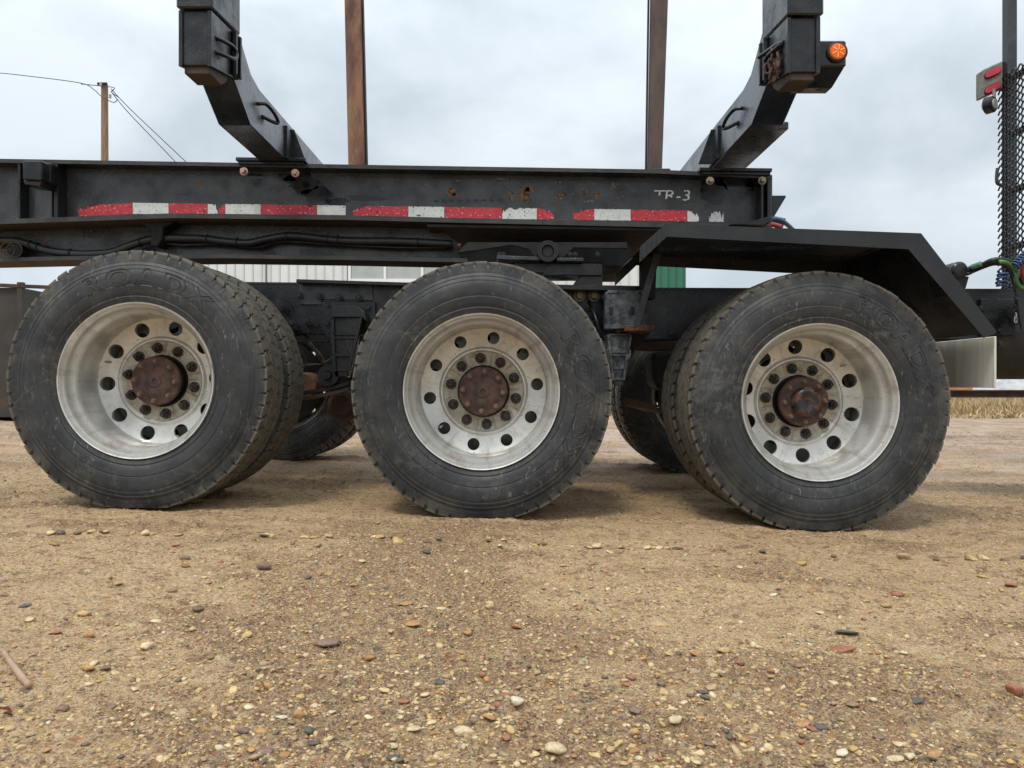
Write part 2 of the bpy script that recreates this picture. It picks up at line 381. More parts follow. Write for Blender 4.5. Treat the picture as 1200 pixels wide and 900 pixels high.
def patch(x, y):
    return ss(-.05, .14, fbm(x*1.25+3.3, y*2.3+1.7, 5, 61)+.45*fbm(x*5, y*9, 4, 71))
def ground_z(x, y, fine=True):
    x = np.asarray(x, float); y = np.asarray(y, float)
    z = -0.12*np.tanh(x/4.0)*(1-ss(6.5, 12, y))
    if fine:
        amp = (1-ss(8, 14, y))
        z = z+amp*(fbm(x*1.6, y*1.6, 3, 3)*.03+fbm(x*7, y*11, 4, 11)*.022+np.maximum(0, fbm(x*24, y*28, 3, 19))*.034*(.5+patch(x, y))+fbm(x*70, y*70, 3, 23)*.010)+(1-ss(11, 16, y))*ss(3, 6, y)*fbm(x*5, y*9, 4, 31)*.035
    for wx in (-1.506, -.122, 1.226): z = z+.006*np.exp(-((x-wx)/.17)**4)*(np.exp(-((y-3.055)/.045)**2))*(.6+1.2*vnoise(x*25, y*25, 51))
    return z

# ================================================================== SETTING: ground
def build_ground():
    # rows get coarser with distance
    ys = np.concatenate([[-30, -8, -2, 0, .4], np.geomspace(.62, 9, 520), np.geomspace(9.3, 40, 60), [60, 100, 200, 500, 1200, 4000]])
    us = np.concatenate([[-60, -20, -8, -4, -2.4, -1.7], np.linspace(-1.1, 1.1, 560), [1.7, 2.4, 4, 8, 20, 60]])
    Y, U = np.meshgrid(ys, us, indexing='ij')
    X = U*np.maximum(np.abs(Y), .9)
    Z = ground_z(X, Y)
    nr, nc = Y.shape
    co = np.stack([X, Y, Z], -1).reshape(-1, 3)
    idx = np.arange(nr*nc).reshape(nr, nc)
    q = np.stack([idx[:-1, :-1], idx[:-1, 1:], idx[1:, 1:], idx[1:, :-1]], -1).reshape(-1, 4)
    me = bpy.data.meshes.new('ground'); me.vertices.add(len(co)); me.vertices.foreach_set('co', co.ravel())
    me.loops.add(q.size); me.loops.foreach_set('vertex_index', q.ravel().astype(np.int32))
    me.polygons.add(len(q)); me.polygons.foreach_set('loop_start', np.arange(0, q.size, 4, dtype=np.int32)); me.polygons.foreach_set('loop_total', np.full(len(q), 4, np.int32))
    me.update(calc_edges=True); me.polygons.foreach_set('use_smooth', [True]*len(q))
    at = me.attributes.new('patch', 'FLOAT', 'POINT'); at.data.foreach_set('value', patch(X, Y).ravel().astype(np.float32))
    pud = ss(.05, .12, fbm(X*1.1+5, Y*3.4, 4, 81))*ss(4.2, 5.5, Y)*(1-ss(9.5, 12, Y))
    at = me.attributes.new('pale', 'FLOAT', 'POINT'); at.data.foreach_set('value', pud.ravel().astype(np.float32))
    m = bpy.data.materials.new('sandy_gravel_dirt'); m.use_nodes = True; t = m.node_tree; N = t.nodes; b = N['Principled BSDF']
    tc = N.new('ShaderNodeTexCoord'); o = tc.outputs['Object']
    def noise(sc, det=6, r=.6):
        n = N.new('ShaderNodeTexNoise'); n.inputs['Scale'].default_value = sc; n.inputs['Detail'].default_value = det; n.inputs['Roughness'].default_value = r
        t.links.new(o, n.inputs[0]); return n.outputs[0]
    def rg(s, lo, hi, a=0, c=1):
        r = N.new('ShaderNodeMapRange'); r.clamp = True
        for i, v in enumerate((lo, hi, a, c)): r.inputs[i+1].default_value = v
        t.links.new(s, r.inputs[0]); return r.outputs[0]
    def mixc(f, a, c):
        x = N.new('ShaderNodeMix'); x.data_type = 'RGBA'
        if hasattr(f, 'is_linked'): t.links.new(f, x.inputs[0])
        else: x.inputs[0].default_value = f
        for v, i in ((a, 6), (c, 7)):
            if hasattr(v, 'is_linked'): t.links.new(v, x.inputs[i])
            else: x.inputs[i].default_value = (*v, 1)
        return x.outputs[2]
    pa = N.new('ShaderNodeAttribute'); pa.attribute_name = 'patch'
    c = mixc(pa.outputs['Fac'], (.63, .43, .245), (.26, .16, .098))
    c = mixc(rg(noise(6, 6, .7), .50, .72, 0, .6), c, (.70, .49, .28))
    c = mixc(rg(noise(14, 6, .7), .53, .64), c, (.15, .088, .05))
    v = N.new('ShaderNodeTexVoronoi'); v.inputs['Scale'].default_value = 210; t.links.new(o, v.inputs[0])
    sepc = N.new('ShaderNodeSeparateColor'); t.links.new(v.outputs['Color'], sepc.inputs[0])
    gr = stone_ramp(t, sepc.outputs[0])
    c = mixc(.5, c, gr)
    v2 = N.new('ShaderNodeTexVoronoi'); v2.inputs['Scale'].default_value = 75; t.links.new(o, v2.inputs[0])
    s2 = N.new('ShaderNodeSeparateColor'); t.links.new(v2.outputs['Color'], s2.inputs[0])
    f2 = N.new('ShaderNodeMath'); f2.operation = 'MULTIPLY'; t.links.new(rg(s2.outputs[1], .55, .6), f2.inputs[0]); t.links.new(rg(v2.outputs['Distance'], .30, .42, .8, 0), f2.inputs[1])
    c = mixc(f2.outputs[0], c, stone_ramp(t, s2.outputs[0]))
    # packed coarser stones further off
    v3 = N.new('ShaderNodeTexVoronoi'); v3.inputs['Scale'].default_value = 38; t.links.new(o, v3.inputs[0]); s3 = N.new('ShaderNodeSeparateColor'); t.links.new(v3.outputs['Color'], s3.inputs[0])
    f3 = N.new('ShaderNodeMath'); f3.operation = 'MULTIPLY'; t.links.new(rg(s3.outputs[1], .5, .55), f3.inputs[0]); t.links.new(rg(v3.outputs['Distance'], .3, .45, .7, 0), f3.inputs[1])
    c = mixc(f3.outputs[0], c, stone_ramp(t, s3.outputs[0]))
    # damp, pinkish-brown further back
    sep = N.new('ShaderNodeSeparateXYZ'); t.links.new(o, sep.inputs[0])
    far = mixc(rg(noise(2.2, 8, .7), .42, .62), (.27, .175, .12), (.52, .38, .28))
    c = mixc(rg(sep.outputs[1], 4.0, 7.5, 0, .7), c, far)
    pb = N.new('ShaderNodeAttribute'); pb.attribute_name = 'pale'; c = mixc(rg(pb.outputs['Fac'], 0, 1, 0, .55), c, (.50, .39, .33))
    t.links.new(c, b.inputs['Base Color'])
    t.links.new(rg(noise(3), .35, .65, .6, .9), b.inputs['Roughness']); b.inputs['Specular IOR Level'].default_value = .3
    bp = N.new('ShaderNodeBump'); bp.inputs['Strength'].default_value = .8; bp.inputs['Distance'].default_value = .004
    t.links.new(rg(v.outputs['Distance'], 0, .5, 1, 0), bp.inputs['Height'])
    bp2 = N.new('ShaderNodeBump'); bp2.inputs['Strength'].default_value = 1.0; bp2.inputs['Distance'].default_value = .012
    t.links.new(noise(45, 9, .72), bp2.inputs['Height']); t.links.new(bp.outputs[0], bp2.inputs['Normal']); t.links.new(bp2.outputs[0], b.inputs['Normal'])
    g = link_mesh('ground', me, m); tag(g, kind='structure'); return g
GROUND = build_ground()

def ico(sub):
    bm = NB(); bmesh.ops.create_icosphere(bm, subdivisions=sub, radius=1)
    v = np.array([x.co[:] for x in bm.verts]); f = np.array([[q.index for q in x.verts] for x in bm.faces]); bm.free(); return v, f
def stone_shapes(sub, n, seed, flat=.55):
    v, f = ico(sub); r = np.random.default_rng(seed); out = []
    for i in range(n):
        d = v.copy(); off = r.uniform(0, 50, 3)
        k = np.array([mnoise.noise(Vector(p*1.1+off)) for p in v]); d = d*(1+.38*k)[:, None]
        for j in range(5 if sub > 1 else 3):           # a few facets
            nrm = r.normal(size=3); nrm /= np.linalg.norm(nrm); lim = r.uniform(.45, .85); s = d@nrm; d = d-np.outer(np.maximum(0, s-lim), nrm)
        d *= np.array([1, r.uniform(.62, .95), r.uniform(flat*.75, flat*1.2)]); out.append(d)
    return out, f
def scatter_gravel(n, sub, dmin, dmax, pw, ymin, ymax, seed, embed=.25, wide=.86):
    r = np.random.default_rng(seed); shapes, f = stone_shapes(sub, 16, seed, .42)
    y = ymin*(ymax/ymin)**r.uniform(0, 1, n)
    x = r.uniform(-1, 1, n)*(wide*y+.35)
    keep = vnoise(x*3, y*3, 77)*.6+vnoise(x*11, y*11, 78)*.4 > r.uniform(.12, .70, n)-.28*(patch(x, y)-.4)
    x, y = x[keep], y[keep]; n = len(x)
    d = dmin*(r.uniform(0, 1, n))**(-1/pw); d = np.minimum(d, dmax*r.uniform(.6, 1, n))
    d = np.maximum(d, .0021*y)
    z = ground_z(x, y)
    V, F, T = [], [], []; base = 0; pick = r.integers(0, len(shapes), n); rot = r.uniform(0, 2*PI, n); tone = np.where(r.uniform(0, 1, n) < .45, r.choice([.03, .10, .41, .66, .72, .78], n), r.uniform(0, 1, n))
    tx = r.normal(0, .25, n); nv = len(shapes[0])
    S = np.stack(shapes)[pick]*(d/2)[:, None, None]
    S[:, :, 2] += tx[:, None]*S[:, :, 0]
    c, s_ = np.cos(rot)[:, None], np.sin(rot)[:, None]
    X = S[:, :, 0]*c-S[:, :, 1]*s_; Yy = S[:, :, 0]*s_+S[:, :, 1]*c
    co = np.stack([X+x[:, None], Yy+y[:, None], S[:, :, 2]+(z+d*embed*.5)[:, None]], -1).reshape(-1, 3)
    fa = (f[None]+(np.arange(n)*nv)[:, None, None]).reshape(-1, 3)
    return co, fa, np.repeat(tone, nv)
def tri_mesh(name, co, fa, smooth=True):
    me = bpy.data.meshes.new(name); me.vertices.add(len(co)); me.vertices.foreach_set('co', co.ravel())
    me.loops.add(fa.size); me.loops.foreach_set('vertex_index', fa.ravel().astype(np.int32))
    me.polygons.add(len(fa)); me.polygons.foreach_set('loop_start', np.arange(0, fa.size, 3, dtype=np.int32)); me.polygons.foreach_set('loop_total', np.full(len(fa), 3, np.int32))
    me.update(calc_edges=True)
    if smooth: me.polygons.foreach_set('use_smooth', [True]*len(fa))
    return me
def build_gravel():
    parts = [scatter_gravel(90000, 1, .0036, .013, 2.2, .95, 9.5, 1, 0.0), scatter_gravel(17000, 1, .0085, .022, 3.0, 1.0, 9, 2, .0), scatter_gravel(2900, 2, .011, .028, 3.0, 1.0, 5, 3, -.05)]
    co = []; fa = []; tn = []; b = 0
    for c, f, t in parts: co.append(c); fa.append(f+b); tn.append(t); b += len(c)
    me = tri_mesh('gravel', np.concatenate(co), np.concatenate(fa), False)
    a = me.attributes.new('tone', 'FLOAT', 'POINT'); a.data.foreach_set('value', np.concatenate(tn).astype(np.float32))
    o = link_mesh('gravel', me, stone_mat('gravel_stone', 'attr')); tag(o, 'loose sandy gravel and small stones strewn over the yard', 'gravel', kind='stuff')
build_gravel()
def build_pebbles():
    sh, f = stone_shapes(2, 10, 91, .62); meshes = []
    PM = stone_mat('pebble_stone', 'obj'); cm = {}
    for k, s in enumerate(sh):
        me = tri_mesh('pebble', s*.5, f); me.materials.append(PM); meshes.append(me)
    def put(x, y, d, col=None, k=None, rz=None, sz=1.0, embed=.12):
        k = random.randrange(len(meshes)) if k is None else k
        o = bpy.data.objects.new('pebble', meshes[k]); COL.objects.link(o); o.parent = GROUND
        z = float(ground_z(x, y)); hz = d*.5*.6*sz
        o.location = (x, y, z+hz*(1-embed*4)); o.rotation_euler = (random.gauss(0, .12), random.gauss(0, .12), random.uniform(0, 6.28) if rz is None else rz); o.scale = (d, d, d*sz)
        if col is not None:
            if col not in cm: cm[col] = stone_mat('pebble_stone_'+['tan', 'ochre', 'brown', 'pale', 'slate', 'red', 'buff', 'cream'][col], 'rgb', STONES[col])
            o.material_slots[0].link = 'OBJECT'; o.material_slots[0].material = cm[col]
    big = [(543, 859, 27, 3, .7), (385, 752, 29, 2, .7), (650, 889, 28, 3, .9), (605, 823, 22, 7, .7), (434, 774, 16, 1, .8), (314, 799, 16, 1, .8), (350, 840, 17, 1, .9), (388, 837, 12, 3, .8),
           (362, 859, 16, 4, .9), (369, 872, 14, 4, .9), (310, 884, 24, 2, .6), (330, 841, 14, 7, .6), (474, 825, 15, 5, .6), (517, 800, 16, 4, .6), (498, 808, 12, 3, .8), (573, 843, 17, 1, .7),
           (556, 846, 18, 2, .7), (549, 745, 15, 1, .9), (535, 855, 14, 2, .6), (484, 857, 18, 3, .6), (459, 875, 17, 3, .7), (483, 733, 20, 1, .5), (461, 891, 16, 4, .8), (310, 666, 20, 2, .9),
           (216, 659, 14, 2, .7), (792, 850, 18, 3, .9), (746, 835, 20, 2, .8), (773, 730, 22, 0, .6), (848, 762, 17, 0, .9), (824, 813, 17, 4, .3), (988, 762, 30, 5, .35), (991, 742, 30, 4, .35),
           (1188, 814, 24, 5, .9), (1052, 695, 15, 5, .8), (962, 853, 18, 4, .6), (951, 855, 14, 5, .5), (831, 874, 14, 2, .8), (986, 887, 15, 7, .7), (1095, 885, 17, 1, .7), (1186, 688, 15, 5, .7),
           (906, 698, 10, 7, .7), (875, 871, 12, 1, .8), (938, 871, 12, 5, .6), (1049, 891, 20, 3, .6), (774, 891, 10, 5, .8), (820, 877, 10, 1, .8), (943, 847, 20, 1, .5), (1032, 864, 16, 2, .5),
           (1074, 831, 18, 4, .35), (739, 795, 12, 5, .8), (785, 771, 13, 0, .7), (1040, 712, 14, 0, .8), (500, 645, 10, 4, .8), (660, 663, 8, 0, .8), (1016, 706, 10, 0, .7), (706, 714, 16, 6, .6),
           (606, 738, 14, 1, .8), (574, 711, 12, 0, .8), (475, 711, 18, 1, .5), (415, 691, 10, 1, .8), (103, 745, 14, 1, .8), (65, 739, 14, 5, .6), (30, 707, 16, 4, .5), (138, 683, 12, 0, .6),
           (565, 794, 12, 5, .7), (450, 765, 10, 2, .7), (770, 790, 12, 0, .6), (1148, 722, 9, 0, .8), (688, 804, 9, 2, .8), (867, 781, 12, 5, .6)]
    for px, py, wd, c, s in big:
        y = CAM_H*FPX/(py-450); x = (px-600)/FPX*y
        y = (CAM_H-float(ground_z(x, y)))*FPX/(py-450); x = (px-600)/FPX*y
        put(x, y, wd/FPX*y*1.05, c, rz=random.uniform(-.4, .4), sz=s, embed=.12)
    n = len(big); r = random.Random(5)
    while n < 298:
        py = 900-440*r.random()**1.35 if r.random() < .8 else r.uniform(610, 900)
        py = max(640, min(897, py)); px = r.uniform(-5, 1205)
        y = CAM_H*FPX/(py-450); x = (px-600)/FPX*y
        if vnoise(np.array([x*2.2]), np.array([y*2.2]), 5)[0] < r.uniform(.1, .7): continue
        wd = r.uniform(8.5, 13) if r.random() < .75 else r.uniform(12, 18)
        put(x, y, wd/FPX*y, None, sz=r.uniform(.5, .95)); n += 1
build_pebbles()

# ================================================================== wheels
WCX = [L(157, 3.06), L(564, 3.06), L(963, 3.04)]
R_T = .529; TW = .275
def tyre_bm(lett=None, nblk=62, ph=0.0):
    bm = NB()
    half = [(.300, .040), (.306, .026), (.316, .017), (.326, .0125), (.336, .008), (.341, .0095), (.345, .0065), (.360, .0025), (.380, 0), (.384, .0016), (.388, 0), (.405, -.0005), (.425, .0005), (.440, .003), (.444, .0052), (.447, .0045), (.458, .0075), (.4615, .0102), (.4645, .0092), (.474, .0135), (.477, .0165), (.4800, .0165), (.489, .0185), (.500, .0205), (.511, .026)]
    prof = half+[(.509, .075), (.510, TW/2)]+[(r, TW-y) for r, y in reversed(half)][1:] if False else half+[(.514, .08), (.515, TW/2), (.514, TW-.08)]+[(r, TW-y) for r, y in reversed(half)]
    add_lathe(bm, prof, 144)
    pitch = 2*PI/nblk
    ribs = [(.0205, .060, 1), (.067, .105, 0), (.112, .163, 0), (.170, .208, 0), (.215, .2545, 2)]
    for ri, (ya, yb, sh) in enumerate(ribs):
        off = ph+(ri*.37)*pitch; sk = (.30 if ri % 2 == 0 else -.30)*pitch
        for k in range(nblk):
            a0 = k*pitch+off; gap = pitch*((.10 if k % 2 else .16) if ri in (0, 4) else .065); top = R_T-(.003 if ri in (0, 4) else 0)
            A0, A1 = a0+gap, a0+pitch-gap
            def V(a, y, r): return bm.verts.new((r*math.cos(a), y, r*math.sin(a)))
            ym = (ya+yb)/2
            # chevron-ended block: left edge, mid, right edge
            ring_t = []; ring_b = []
            for (aa, yy) in ((A0, ya+.002), (A0+sk, ym), (A0+sk*.4, yb-.002), (A1+sk*.4, yb-.002), (A1+sk, ym), (A1, ya+.002)):
                rr = top; rb = .500
                if sh == 1 and yy < .03: rr = .5245-.0022*((k*7) % 3)
                if sh == 2 and yy > TW-.03: rr = .5245-.0022*((k*5) % 3)
                if sh and ((yy < .03) or (yy > TW-.03)): rb = .492
                yb2 = yy+(-.004 if (sh == 1 and yy < .03) else (.004 if (sh == 2 and yy > TW-.03) else 0))
                ring_t.append(V(aa, yy, rr)); ring_b.append(V(aa, yb2, rb))
            bm.faces.new(ring_t)
            for i in range(6): bm.faces.new((ring_t[i], ring_t[(i+1) % 6], ring_b[(i+1) % 6], ring_b[i]))
    # contact patch: flatten the bottom a little
    for v in bm.verts:
        k = max(0, 1-((v.co.x/.20)**2))*max(0, min(1, (-v.co.z-.34)/.12))
        rr_ = math.hypot(v.co.x, v.co.z)
        if rr_ < .512: v.co.y += (-.009 if v.co.y < TW/2 else .009)*k
        if v.co.z < -.510:
            v.co.z = -.510-(abs(v.co.z)-.510)*.12
    return bm
_glyph = {}
def glyph(ch, outline=True, size=1.0):
    c = bpy.data.curves.new('g', 'FONT'); c.body = ch; c.size = size; c.align_x = 'CENTER'
    if outline: c.fill_mode = 'NONE'; c.bevel_depth = .014; c.offset = .03; c.bevel_resolution = 0; c.resolution_u = 4
    else: c.fill_mode = 'BOTH'; c.extrude = .0; c.resolution_u = 6
    o = bpy.data.objects.new('g', c); COL.objects.link(o)
    bpy.context.view_layer.update()
    me = bpy.data.meshes.new_from_object(o.evaluated_get(bpy.context.evaluated_depsgraph_get()))
    v = [tuple(q.co) for q in me.vertices]; f = [tuple(p.vertices) for p in me.polygons]
    bpy.data.objects.remove(o); bpy.data.curves.remove(c); bpy.data.meshes.remove(me); return v, f
def letter_bms(a_start, step):
    out = []
    for i, ch in enumerate('ROADX'):
        bm = NB()
        if ch not in _glyph: _glyph[ch] = glyph(ch)
        v, f = _glyph[ch]; th = math.radians(a_start+i*step); s = .092
        vs = []
        for x, y, z in v:
            r = .386+y*s; a = th+(x*s*1.45)/.42
            vs.append(bm.verts.new((r*math.sin(a), -.0006+.0035*max(0, (r-.425)/.03)-z*s*1.0, r*math.cos(a))))
        for q in f:
            try: bm.faces.new([vs[k] for k in q])
            except ValueError: pass
        out.append(bm)
    return out
# outer-dual rim: y=0 at the tyre's outer sidewall, disc recessed deep inside
def rim_bm_outer(hr=.0305):
    bm = NB()
    prof = [(.296, .034), (.304, .020), (.309, .010), (.3135, .008), (.3145, .0125), (.312, .018), (.304, .022), (.297, .030), (.2945, .045), (.290, .062), (.281, .074), (.272, .088), (.2695, .105),
            (.272, .125), (.275, .16), (.2755, .205), (.273, .222), (.268, .230)]
    add_lathe(bm, prof, 96)
    # backside of the barrel
    add_lathe(bm, [(.3145, .0125), (.318, .03), (.300, .05), (.292, .09), (.292, .25), (.312, .262)], 64)
    # disc with ten hand holes
    seg = 120; nh = 10
    add_disc(bm, .268, .196, .230, .248, nh, .232, hr)
    add_lathe(bm, [(.196, .248), (.192, .2485), (.187, .244), (.182, .239), (.176, .239), (.170, .2435)], 96)
    return bm
def add_disc(bm, r0, r1, y0, y1, nh, rh, hr):
    """annulus r0>r1 with nh round holes of radius hr centred at rh; short tube behind each"""
    per = 24
    def yy(r): t = (r0-r)/(r0-r1); return y0+(y1-y0)*(t**.7)
    for k in range(nh):
        ac = (k+.5)*2*PI/nh
        hv = []; ov = []; bv = []
        cx, cz = rh*math.cos(ac), rh*math.sin(ac)
        half = PI/nh
        for j in range(per):
            t = 2*PI*j/per
            er, et = math.cos(t), math.sin(t)       # radial / tangential direction
            px = cx+hr*(er*math.cos(ac)-et*math.sin(ac)); pz = cz+hr*(er*math.sin(ac)+et*math.cos(ac))
            hv.append(bm.verts.new((px, yy(math.hypot(px, pz)), pz))); bv.append(bm.verts.new((px*1.0, yy(rh)+.012, pz)))
            # outer boundary: map square perimeter of the sector
            m = max(abs(er), abs(et)); u, v = er/m, et/m
            rr = rh+(r0-rh)*u if u > 0 else rh+(rh-r1)*u
            aa = ac+half*v
            ov.append(bm.verts.new((rr*math.cos(aa), yy(rr), rr*math.sin(aa))))
        for j in range(per):
            i = (j+1) % per
            bm.faces.new((hv[j], hv[i], ov[i], ov[j])); bm.faces.new((hv[i], hv[j], bv[j], bv[i]))
    bmesh.ops.remove_doubles(bm, verts=bm.verts, dist=.0004)
def pad_bm():
    bm = NB(); add_lathe(bm, [(.170, .2435), (.165, .246), (.118, .247), (.112, .2485), (.111, .262)], 80); return bm
def drum_bm():
    bm = NB(); add_lathe(bm, [(.111, .262), (.10, .262), (.09, .27), (.205, .285), (.207, .40), (.09, .42), (0, .42)], 48); return bm
def nut_bm():
    bm = NB()
    add_lathe(bm, [(.0225, 0), (.0225, -.005), (.0185, -.007)], 20)
    add_lathe(bm, [(.0172, -.004), (.0172, -.025), (.0145, -.029), (.0095, -.030)], 6)
    add_lathe(bm, [(.0095, -.028), (.0095, -.044), (.007, -.047), (0, -.047)], 12); return bm
def hubcover_bm(dome):
    bm = NB()
    add_lathe(bm, [(.085, .30), (.080, .262), (.078, .222), (.084, .208), (.104, .206), (.104, .188), (.100, .184), (.070, .182), (.060, .176), (.050, .1755), (.030, .1765), (.026, .173), (.010, .173), (.007, .178), (0, .178)], 64)
    return bm
def dome_bm():
    bm = NB(); add_lathe(bm, [(.062, .184), (.062, .158), (.057, .146), (.048, .139), (.040, .1375), (.034, .140), (.010, .140), (.006, .145), (0, .145)], 48); return bm
def hbolt_bm():
    bm = NB(); add_lathe(bm, [(.0125, 0), (.0125, -.003), (.0092, -.0035), (.0092, -.013), (.006, -.015), (.006, -.020), (0, -.021)], 10); return bm
def rim_bm_inner():
    bm = NB()
    add_lathe(bm, [(.296, .034), (.304, .020), (.3135, .008), (.3145, .0125), (.297, .030), (.290, .062), (.278, .08), (.278, .20), (.3145, .262), (.318, .25), (.29, .19), (.29, .08), (.318, .03)], 64)
    add_disc(bm, .278, .196, .045, .020, 10, .235, .0255)
    add_lathe(bm, [(.196, .020), (.17, .015), (.112, .015), (.112, .03)], 64)
    return bm
def me_of(name, bm, mats, smooth='auto', ang=35):
    bmesh.ops.recalc_face_normals(bm, faces=bm.faces)
    me = bpy.data.meshes.new(name); bm.to_mesh(me); bm.free()
    for m in (mats if isinstance(mats, (list, tuple)) else [mats]): me.materials.append(m)
    if smooth:
        me.polygons.foreach_set('use_smooth', [True]*len(me.polygons)); me.set_sharp_from_angle(angle=math.radians(ang))
    return me
def inst(name, me, parent, loc=(0, 0, 0), rot=(0, 0, 0)):
    o = bpy.data.objects.new(name, me); COL.objects.link(o); o.parent = parent; o.location = loc; o.rotation_euler = rot; return o

TRK0 = Vector((WCX[1], 3.93, 0))
TRUCK = empty('truck', TRK0, 'black tri-axle logging truck chassis with dual wheels, angular rear fender and wire headache rack', 'truck')

ME_TYRE = me_of('tyre', tyre_bm(), TYRE, ang=28); ME_RIM = me_of('wheel', rim_bm_outer(), RIM); ME_RIMB = me_of('wheel', rim_bm_outer(.0262), RIM); ME_RIMI = me_of('wheel', rim_bm_inner(), RIM)
ME_PAD = me_of('hub_pad', pad_bm(), RIM2); ME_DRUM = me_of('brake_drum', drum_bm(), DARK); ME_NUT = me_of('lug_nut', nut_bm(), NUT)
ME_COV = me_of('hub', hubcover_bm(0), HUBM); ME_DOME = me_of('hub_cap', dome_bm(), CAP); ME_HB = me_of('hub_bolt', hbolt_bm(), NUTR)
wheel_z = []
for i, wx in enumerate(WCX):
    gz = -0.12*math.tanh(wx/4)
    zc = (.55+(450-[446, 459, 471.5][i])/FPX*3.06)
    wheel_z.append(zc)
    y0 = 3.06 if i < 2 else 3.04
    base = Vector((wx, y0, zc))-TRK0
    mr_ = (ME_RIMB if i == 1 else ME_RIM).copy(); mr_.transform(Matrix.Rotation(math.radians([15, 10.7, -4][i]), 4, 'Y'))
    wh = inst('wheel', mr_, TRUCK, base); wh['label'] = ['left outer wheel with deep silver rim', 'middle outer wheel with cream stained hub pad', 'right outer wheel with black domed hub cap'][i]
    inst('tyre', ME_TYRE, wh, rot=(0, [.3, 1.1, 2.0][i]*0, 0))
    ls = [(-24, 15.5), (60, 16.5), (24, 13.8)][i]
    for lb in letter_bms(*ls):
        bmesh.ops.recalc_face_normals(lb, faces=lb.faces)
        me = bpy.data.meshes.new('raised_letter'); lb.to_mesh(me); lb.free(); me.materials.append(TYRE); inst('raised_letter', me, wh)
    inst('hub_pad', ME_PAD, wh); inst('brake_drum', ME_DRUM, wh); inst('hub', ME_COV, wh)
    if i == 2: inst('hub_cap', ME_DOME, wh)
    ph = [math.radians(25), math.radians(23.5), math.radians(30)][i]
    for k in range(10):
        a = ph+k*2*PI/10; inst('lug_nut', ME_NUT, wh, (.1425*math.cos(a), .247, .1425*math.sin(a)), (0, random.uniform(0, 1), 0))
    for k in range(8):
        a = ph+.3+k*2*PI/8; inst('hub_bolt', ME_HB, wh, (.085*math.cos(a), .184, .085*math.sin(a)))
    bm = NB(); add_tube(bm, [(.232, .250, 0), (.236, .225, 0), (.238, .205, 0)], .005, 8); me = me_of('valve_stem', bm, GALV)
    va = math.radians([200, 140, 320][i]); inst('valve_stem', me, wh, rot=(0, va, 0))
    wi = inst('wheel', ME_RIMI, TRUCK, base+Vector((0, .325, 0))); inst('tyre', ME_TYRE, wi, rot=(0, .05, 0))
    # far side pair, faces turned away
    fo = inst('wheel', ME_RIM, TRUCK, base+Vector((0, 2.55, 0)), (0, 0, PI)); inst('tyre', ME_TYRE, fo); inst('hub', ME_COV, fo)
    fi = inst('wheel', ME_RIMI, TRUCK, base+Vector((0, 2.225, 0)), (0, 0, PI)); inst('tyre', ME_TYRE, fi, rot=(0, .02, 0))
    for yy, nm in ((3.665, 'backing_plate'), (5.035, 'backing_plate')):
        bm = NB(); add_lathe(bm, [(0, yy-.012), (.272, yy-.012), (.275, yy+.01), (.21, yy+.03), (0, yy+.03)], 40, wx, zc); obj(nm, bm, DARK, TRUCK, 'auto')
    # axle
    bm = NB(); cx, cz = wx, zc
    add_lathe(bm, [(0, 3.42), (.075, 3.42), (.075, 3.9), (.085, 4.0), (.10, 4.1), (.185, 4.22), (.205, 4.33), (.185, 4.45), (.10, 4.56), (.085, 4.7), (.075, 4.8), (.075, 5.25), (0, 5.25)], 24, cx, cz)
    ax = obj('axle', bm, RUSTD, TRUCK, 'auto')

# ================================================================== truck frame and running gear
def T(name, bm, m, parent=None, smooth=False): return obj(name, bm, m, parent or TRUCK, smooth)
for Y0, sgn in ((3.93, 1), (4.72, -1)):
    bm = NB(); a, b = (Y0, Y0+.008) if sgn > 0 else (Y0+.077, Y0+.085)
    k = 3.93/a
    top = [(120, 329), (345, 331), (740, 337), (1340, 339)]; bot = [(1340, 397), (740, 397), (345, 391), (120, 389)]
    pts = [(L(x, 3.93), ZZ(y, 3.93)) for x, y in top+bot]
    add_prism(bm, pts, a, b, 0)
    for line, dz in ((top, -.0), (bot, .010)):
        p = [(L(x, 3.93), ZZ(y, 3.93)+dz) for x, y in line]; q = [(x, z-.010) for x, z in p]
        pl = sorted(p)+sorted(q, reverse=True)
        add_prism(bm, pl, Y0-(.003 if sgn > 0 else 0), Y0+.088, 0)
    T('frame_rail', bm, BLK if sgn > 0 else DARK)
for px in (170, 360, 480, 680, 860, 1060):
    bm = NB(); x = L(px, 3.93); add_box(bm, x-.04, x+.04, 3.945, 4.79, .86, 1.02); T('cross_member', bm, DARK)
# bolt-on splice plate and top plate between first two wheels
bm = NB(); px_prism(bm, [(347, 327), (480, 331), (480, 335), (347, 331)], 3.84, 4.05, .002); T('top_plate', bm, BLK)
bm = NB(); px_prism(bm, [(350, 333), (437, 334), (437, 352), (378, 351), (376, 357), (351, 357)], 3.921, 3.930, .002); T('splice_plate', bm, WEB)
bm = NB(); px_prism(bm, [(376, 353), (440, 354), (440, 372), (420, 395), (392, 412), (380, 392), (368, 383), (378, 372)], 3.908, 3.920, .002); T('gusset_plate', bm, BLK)
for (x, y) in [(351, 346), (374, 347), (397, 348), (420, 349), (384, 358), (432, 360), (342, 379), (362, 380), (372, 381), (384, 379), (430, 380)]:
    bm = NB(); hexbolt(bm, P(x, y, 3.906), .013, .012, random.random()); T('bolt', bm, BLK)
